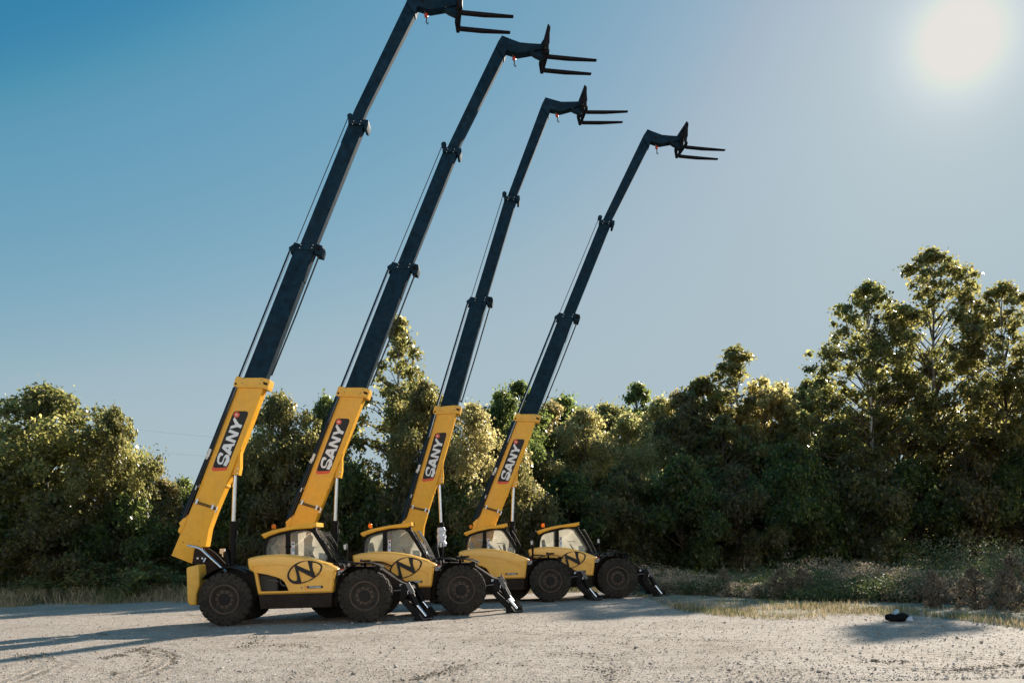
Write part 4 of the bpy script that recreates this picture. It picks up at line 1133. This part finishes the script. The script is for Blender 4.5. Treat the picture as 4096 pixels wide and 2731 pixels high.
# tall weeds on the right and middle: leafy stalks
def weeds(name, pts, hts, rg, label, cols_fn, nl=26):
    n = len(pts); k = nl
    t = rg.random((n, k)) ** .7
    lean = rg.normal(0, .22, (n, 1, 2)) * hts[:, None, None]
    P = np.zeros((n, k, 3)); P[:, :, 0] = pts[:, None, 0] + lean[:, :, 0] * t ** 1.6; P[:, :, 1] = pts[:, None, 1] + lean[:, :, 1] * t ** 1.6
    P[:, :, 2] = t * hts[:, None]
    sp = (.05 + .10 * np.sin(t * 2.6)) * hts[:, None] ** .5
    P[:, :, 0] += rg.normal(0, 1, (n, k)) * sp; P[:, :, 1] += rg.normal(0, 1, (n, k)) * sp
    Pf = P.reshape(-1, 3); N0 = np.tile([0, 0, .5], (len(Pf), 1))
    Vx, F = leaf_quads(Pf, N0, .06, rg, droop=-.25)
    C = cols_fn(n, k).reshape(-1, 3)
    o = np_mesh(name, Vx, F, 'grass_blade', np.concatenate([np.clip(C, .01, 1), np.ones((len(C), 1))], 1))
    return tag(o, label, 'weeds', None, 'stuff')
n = 15000
wx = rg.uniform(4.3, 30, n); wo = rg.gamma(1.7, 2.6, n)
wy = np.interp(wx, [p.x for p in WBASE], [p.y for p in WBASE]) + wo + .5 * np.sin(wx * 1.3)
hump = .85 + .35 * np.sin(wx * .9 + .5) * np.sin(wx * .37 + 1) + np.where(wx > 15, .45, 0)
wh = np.clip((.35 + .75 * rg.random(n)) * hump * np.clip(.75 + wo * .05, .4, 1.3) * np.where(wx < 14, .8, .95), .15, 2.2)
kind = np.sin(wx * 1.1 + 1) + .7 * np.sin(wy * 1.3) + rg.normal(0, .6, n)
WEED = np.array([(.30, .24, .165), (.42, .355, .25), (.19, .15, .095)]); WG = np.array([(.085, .125, .045), (.12, .14, .055), (.07, .10, .04)])
def wc(n, k):
    base = np.where((kind > .35)[:, None], WEED[rg.integers(0, 3, n)], WG[rg.integers(0, 3, n)])
    return base[:, None, :] * (1 + rg.normal(0, .18, (n, k, 1)))
weeds('weeds', np.stack([wx, wy], 1), wh, rg, 'tall dry weeds and seed heads on the right verge', wc, 36)
# dark green growth along the left trees
n = 2600
wx = rg.uniform(-28, 4, n); wo = rg.gamma(2.5, 1.0, n) + np.where(wx < -7, 2.3, .8); wy = np.interp(wx, ex, ey) + wo; wh = .3 + .5 * rg.random(n) * np.clip(wo * .4, .3, 1.3); kind = rg.normal(-1.2, .6, n)
weeds('undergrowth', np.stack([wx, wy], 1), wh, rg, 'low green growth at the foot of the trees', wc, 26)

# individual shrubs on the verge
def put_shrub(key, u, v, vtop, wpx, label, tint_key=None):
    g = G(u, v)
    return put_tree(key, u, g.y, vtop, wpx, label, 'shrubs on the verge', 'shrub', 'shrub')
proto('shrub_green', H=1.6, Wd=2.2, seed=61, nclump=26, nleaf=5000, size=.12, pal='olive', clump_r=.34, base=0, trunk_r=.03, twigs=False)
proto('shrub_dry', H=1.4, Wd=1.6, seed=66, nclump=60, nleaf=5200, size=.06, pal='dry', clump_r=.15, base=0, shape=.75, shell=.1, trunk_r=.02, twigs=False, mat='grass_blade')
for key, u, v, vt, w_, lab in (
  ('shrub_green', 232, 1376, 1292, 170, 'bramble shrub below the tree with dead twigs'),
  ('shrub_green', 345, 1374, 1288, 160, 'bramble shrub left of the yellow counterweight'),
  ('shrub_green', 100, 1380, 1318, 150, 'low green shrub near the left border'),
  ('shrub_green', 455, 1370, 1300, 130, 'bramble shrub behind the leftmost rear wheel'),
  ('shrub_dry', 1795, 1378, 1300, 80, 'pale feathery shrub in the middle of the right verge'),
  ('shrub_dry', 1840, 1376, 1306, 70, 'pale feathery shrub beside the taller feathery one'),
  ('shrub_dry', 2235, 1400, 1300, 95, 'tall dry shrub, second from the right border'),
  ('shrub_dry', 2325, 1405, 1270, 100, 'tallest dry shrub at the right border'),
  ('shrub_dry', 2140, 1396, 1318, 80, 'dry shrub above the dropped cloth'),
  ('shrub_dry', 1660, 1368, 1318, 55, 'small pale shrub right of the rightmost outrigger')):
    put_shrub(key, u, v, vt, w_, lab)

# loose stones and clods
def stones(name, X, Y, S, cols, mat, label):
    n = len(X); base = np.array([(1, 0, 0), (0, 1, 0), (-1, 0, 0), (0, -1, 0), (0, 0, 1), (0, 0, -.6)], float)
    tris = np.array([(0, 1, 4), (1, 2, 4), (2, 3, 4), (3, 0, 4), (1, 0, 5), (2, 1, 5), (3, 2, 5), (0, 3, 5)])
    a = rg.uniform(0, 2 * pi, n); ca, sa = np.cos(a), np.sin(a)
    sc = S[:, None] * rg.uniform(.6, 1.3, (n, 3)); sc[:, 2] *= .75
    j = base[None] + rg.normal(0, .18, (n, 6, 3)); v = j * sc[:, None, :]
    vx = v[:, :, 0] * ca[:, None] - v[:, :, 1] * sa[:, None] + X[:, None]; vy = v[:, :, 0] * sa[:, None] + v[:, :, 1] * ca[:, None] + Y[:, None]
    vz = v[:, :, 2] + S[:, None] * .25
    Vx = np.stack([vx, vy, vz], 2).reshape(-1, 3); F = (tris[None] + (np.arange(n) * 6)[:, None, None]).reshape(-1, 3)
    o = np_mesh(name, Vx, F, mat, np.repeat(np.concatenate([cols, np.ones((n, 1))], 1), 8, 0)); return tag(o, label, 'stones', None, 'stuff')
m, nt, N, K, P_ = nodes_of('stone')
at = N.new('ShaderNodeAttribute'); at.attribute_name = 'tint'; K.new(at.outputs['Color'], P_.inputs['Base Color']); P_.inputs['Roughness'].default_value = .9
MATS['stone'] = m
n = 26000
Y = 12.5 + 20 * rg.random(n) ** 1.6; X = rg.uniform(-.62, .62, n) * Y
ok = Y < edge_y(X); X, Y = X[ok], Y[ok]; n = len(X)
S = .008 + .012 * rg.random(n) ** 2 + .022 * (rg.random(n) > .985)
cols = np.array([(.40, .36, .32), (.30, .26, .23), (.50, .46, .42), (.28, .24, .20)])[rg.integers(0, 4, n)]
stones('loose_stones', X, Y, S, cols, 'stone', 'loose pale stones lying on the gravel')
# dark clods and churned earth along tyre tracks, arcs measured in the photograph
tr = []
def track(pts, cnt, spread):
    pts = [G(*p) for p in pts]
    for _ in range(cnt):
        k = rg.random() * (len(pts) - 1); i = int(k); p = pts[i].lerp(pts[min(i + 1, len(pts) - 1)], k - i)
        tr.append((p.x + rg.normal(0, spread), p.y + rg.normal(0, spread)))
def ff(*p): return [(x * 1100 / 2352 / 4096 * 2352, (2150 + y * 1100 / 2352) / 4096 * 2352) for x, y in p]
track(ff((900, 1030), (1000, 1000), (1065, 1010)), 130, .06); track(ff((1080, 985), (1190, 940), (1260, 985)), 120, .05)
track(ff((1330, 940), (1420, 975), (1480, 1020), (1485, 1080)), 110, .04); track(ff((1180, 965), (1290, 1010), (1305, 1060), (1260, 1120)), 70, .07)
track(ff((820, 820), (900, 830)), 60, .08); track(ff((2080, 840), (2240, 850), (2160, 900), (2130, 950)), 150, .14); track(ff((190, 1000), (260, 1030), (265, 1060)), 50, .05)
track(ff((960, 1150), (1010, 1170)), 50, .04); track(ff((340, 985), (450, 1030), (440, 1090)), 40, .05)
track([(945, 1562), (1010, 1545), (1070, 1525)], 190, .10); track([(1360, 1530), (1420, 1545), (1400, 1560)], 120, .12); track([(1290, 1500), (1400, 1512)], 60, .15)
track([(2180, 1540), (2352, 1525)], 160, .10); track([(1990, 1515), (2080, 1522)], 80, .10); track([(640, 1480), (700, 1486)], 50, .12)
tr = np.array(tr); tr = tr[rg.random(len(tr)) < .6]; n = len(tr)
stones('earth_clods', tr[:, 0], tr[:, 1], .010 + .017 * rg.random(n), np.array([(.13, .10, .07), (.18, .14, .10), (.24, .20, .15)])[rg.integers(0, 3, n)], 'stone', 'dark churned earth clods along tyre tracks')

# crumpled cloth left on the gravel
paint('cloth_black', (.010, .010, .011), .95, spec=.1); paint('cloth_pale', (.42, .50, .58), .8, var=.1)
KC = crop(3450, 2400, 7.84)
gc = G(*KC(1130, 650)); cl = empty('dropped_cloth', gc, 'crumpled black cloth with two pale blue ends lying on the shaded gravel', 'cloth')
sc = gc.y / FPX / 7.84 / 4096 * 2352
def blob(name, path, rad, mat, seed):
    t = MB(); rn = random.Random(seed); pts = []
    for x, y, d in path: pts.append(Vector(((x - 1130) * sc, d, max(.02, (650 - y) * sc * 1.6 + .0))))
    rings = []; n = 12
    for k, p in enumerate(pts):
        r = rad[k]; rings.append(t.add([p + Vector((rn.uniform(-.02, .02), cos(2 * pi * i / n) * r * 1.8 * rn.uniform(.8, 1.15), sin(2 * pi * i / n) * r * rn.uniform(.75, 1.2))) for i in range(n)]))
    for a, b in zip(rings, rings[1:]): t.ring_bridge(a, b, mat)
    t.face(rings[0], mat); t.face(rings[-1], mat)
    return t.build(name, cl, angle=80)
blob('body', [(735, 600, 0), (790, 570, 0), (930, 570, .02), (1040, 590, 0), (1150, 575, 0), (1300, 560, .04), (1400, 575, .03), (1430, 600, .02)], [.015, .07, .085, .07, .085, .10, .07, .02], 'cloth_black', 1)
blob('sleeve', [(1030, 545, .12), (1090, 500, .14), (1200, 470, .16), (1225, 480, .16)], [.02, .05, .05, .01], 'cloth_pale', 2)
blob('cuff', [(1325, 615, -.05), (1400, 610, -.06), (1500, 612, -.05), (1528, 622, -.05)], [.05, .06, .055, .02], 'cloth_pale', 3)

# power lines beyond the left trees
for k, (a, b, lab) in enumerate((((200, 975), (700, 1022), 'upper thin power line between the left trees and the leftmost boom'), ((200, 1026), (700, 1062), 'lower thin power line between the left trees and the leftmost boom'))):
    t = MB(); p, q = W(*a, 75), W(*b, 75); mid_ = (p + q) / 2
    t.tube([p - mid_, Vector((0, 0, -.05)), q - mid_], .0045, 'steel', 6)
    o = t.build('power_line', None); o.location = mid_; tag(o, lab, 'power line', 'power lines')

# ------------------------------------------------------------------ camera, sun, sky
cam = bpy.data.cameras.new('camera'); co_ = bpy.data.objects.new('camera', cam); COL.objects.link(co_)
cam.sensor_fit = 'HORIZONTAL'; cam.sensor_width = 36; cam.lens = FPX / WPX * 36
cam.shift_y = (HOR - 784) / WPX; cam.clip_end = 5000; cam.clip_start = .1
co_.matrix_world = Matrix.Translation((0, 0, HC)) @ Euler((pi / 2, 0, 0)).to_matrix().to_4x4() @ Matrix.Rotation(-ROLL, 4, 'Z')
scene.camera = co_

sun = bpy.data.lights.new('sun', 'SUN'); so = bpy.data.objects.new('sun', sun); COL.objects.link(so)
sun.energy = 5.0; sun.angle = radians(.6); sun.color = (1, .90, .76)
so.rotation_euler = LIGHT_DIR.to_track_quat('Z', 'Y').to_euler(); so.location = (30, 30, 40)

wd_ = bpy.data.worlds.new('World'); scene.world = wd_; wd_.use_nodes = True
nt = wd_.node_tree; N, K = nt.nodes, nt.links
bg = N['Background']
sky = N.new('ShaderNodeTexSky'); sky.sky_type = 'NISHITA'; sky.sun_disc = False
sky.sun_elevation = SUN_EL; sky.sun_rotation = SUN_AZ; sky.dust_density = 0.25; sky.air_density = 1.0; sky.ozone_density = 1.0; sky.altitude = 100
EXPO, SKY = .9, .06
def vmath(op, x, y=None, scale=None):
    v = N.new('ShaderNodeVectorMath'); v.operation = op
    if hasattr(x, 'is_output'): K.new(x, v.inputs[0])
    else: v.inputs[0].default_value = x
    if y is not None:
        if hasattr(y, 'is_output'): K.new(y, v.inputs[1])
        else: v.inputs[1].default_value = y
    if scale is not None:
        if hasattr(scale, 'is_output'): K.new(scale, v.inputs['Scale'])
        else: v.inputs['Scale'].default_value = scale
    return v
def fmath(op, x, y=None):
    v = N.new('ShaderNodeMath'); v.operation = op
    for k, q in enumerate((x, y)):
        if q is None: continue
        if hasattr(q, 'is_output'): K.new(q, v.inputs[k])
        else: v.inputs[k].default_value = q
    return v.outputs[0]
k0 = SKY * 2 ** EXPO
lin = vmath('SCALE', sky.outputs[0], scale=k0 * 1.17).outputs[0]
sep = N.new('ShaderNodeSeparateXYZ'); K.new(lin, sep.inputs[0]); comb = N.new('ShaderNodeCombineXYZ')
CURV = ([(0, .028), (.15, .028), (.19, .035), (.235, .120), (.296, .185), (.40, .300), (.456, .355), (.60, .393), (1, .405)],
        [(0, .20), (.20, .205), (.305, .222), (.36, .318), (.451, .378), (.56, .440), (.665, .487), (.80, .508), (1, .515)],
        [(0, .385), (.30, .385), (.49, .395), (.60, .490), (.651, .508), (.831, .556), (.92, .568), (1, .575)])
for i, pts in enumerate(CURV):
    fc_ = N.new('ShaderNodeFloatCurve'); cm = fc_.mapping; cm.extend = 'HORIZONTAL'; c = cm.curves[0]
    c.points[0].location = pts[0]; c.points[1].location = pts[-1]
    for p in pts[1:-1]: c.points.new(*p)
    cm.update(); K.new(sep.outputs[i], fc_.inputs['Value']); K.new(fc_.outputs[0], comb.inputs[i])
# aureole of the low sun in the haze
tcw = N.new('ShaderNodeTexCoord'); nd = vmath('NORMALIZE', tcw.outputs['Generated'])
dt = vmath('DOT_PRODUCT', nd.outputs[0], tuple(SUN_DIR)).outputs['Value']
ang = fmath('ARCCOSINE', fmath('MINIMUM', dt, .999999))
def gauss(w, p): return fmath('EXPONENT', fmath('MULTIPLY', fmath('POWER', fmath('DIVIDE', ang, radians(w)), p), -1.0))
glow = fmath('ADD', fmath('MULTIPLY', gauss(1.8, 1.35), .66), fmath('MULTIPLY', gauss(8.0, 1.1), .16))
gv = vmath('SCALE', (.95, .82, .70), scale=glow).outputs[0]
tot = vmath('MINIMUM', vmath('ADD', comb.outputs[0], gv).outputs[0], (.80, .77, .73)).outputs[0]
# added bright cloud bank, unseen behind the camera, as fill for the shaded sides
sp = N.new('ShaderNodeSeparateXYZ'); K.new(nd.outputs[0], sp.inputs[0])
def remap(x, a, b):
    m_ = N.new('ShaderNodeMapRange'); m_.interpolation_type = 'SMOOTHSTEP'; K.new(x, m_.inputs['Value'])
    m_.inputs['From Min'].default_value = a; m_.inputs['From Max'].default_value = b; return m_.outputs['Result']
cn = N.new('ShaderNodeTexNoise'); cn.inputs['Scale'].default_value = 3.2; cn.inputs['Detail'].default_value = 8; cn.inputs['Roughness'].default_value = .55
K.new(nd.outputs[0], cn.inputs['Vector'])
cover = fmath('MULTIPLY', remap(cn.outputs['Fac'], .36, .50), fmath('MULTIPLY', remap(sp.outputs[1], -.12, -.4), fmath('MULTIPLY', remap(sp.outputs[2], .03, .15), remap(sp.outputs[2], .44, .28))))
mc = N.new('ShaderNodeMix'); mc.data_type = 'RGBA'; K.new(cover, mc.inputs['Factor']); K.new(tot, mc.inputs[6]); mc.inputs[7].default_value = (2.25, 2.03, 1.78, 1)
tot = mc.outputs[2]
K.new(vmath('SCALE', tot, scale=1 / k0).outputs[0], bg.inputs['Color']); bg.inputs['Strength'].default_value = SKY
scene.view_settings.view_transform = 'Standard'; scene.view_settings.look = 'None'; scene.view_settings.exposure = EXPO; scene.view_settings.gamma = 1
scene.cycles.max_bounces = 8; scene.cycles.transparent_max_bounces = 12
scene.cycles.use_denoising = True
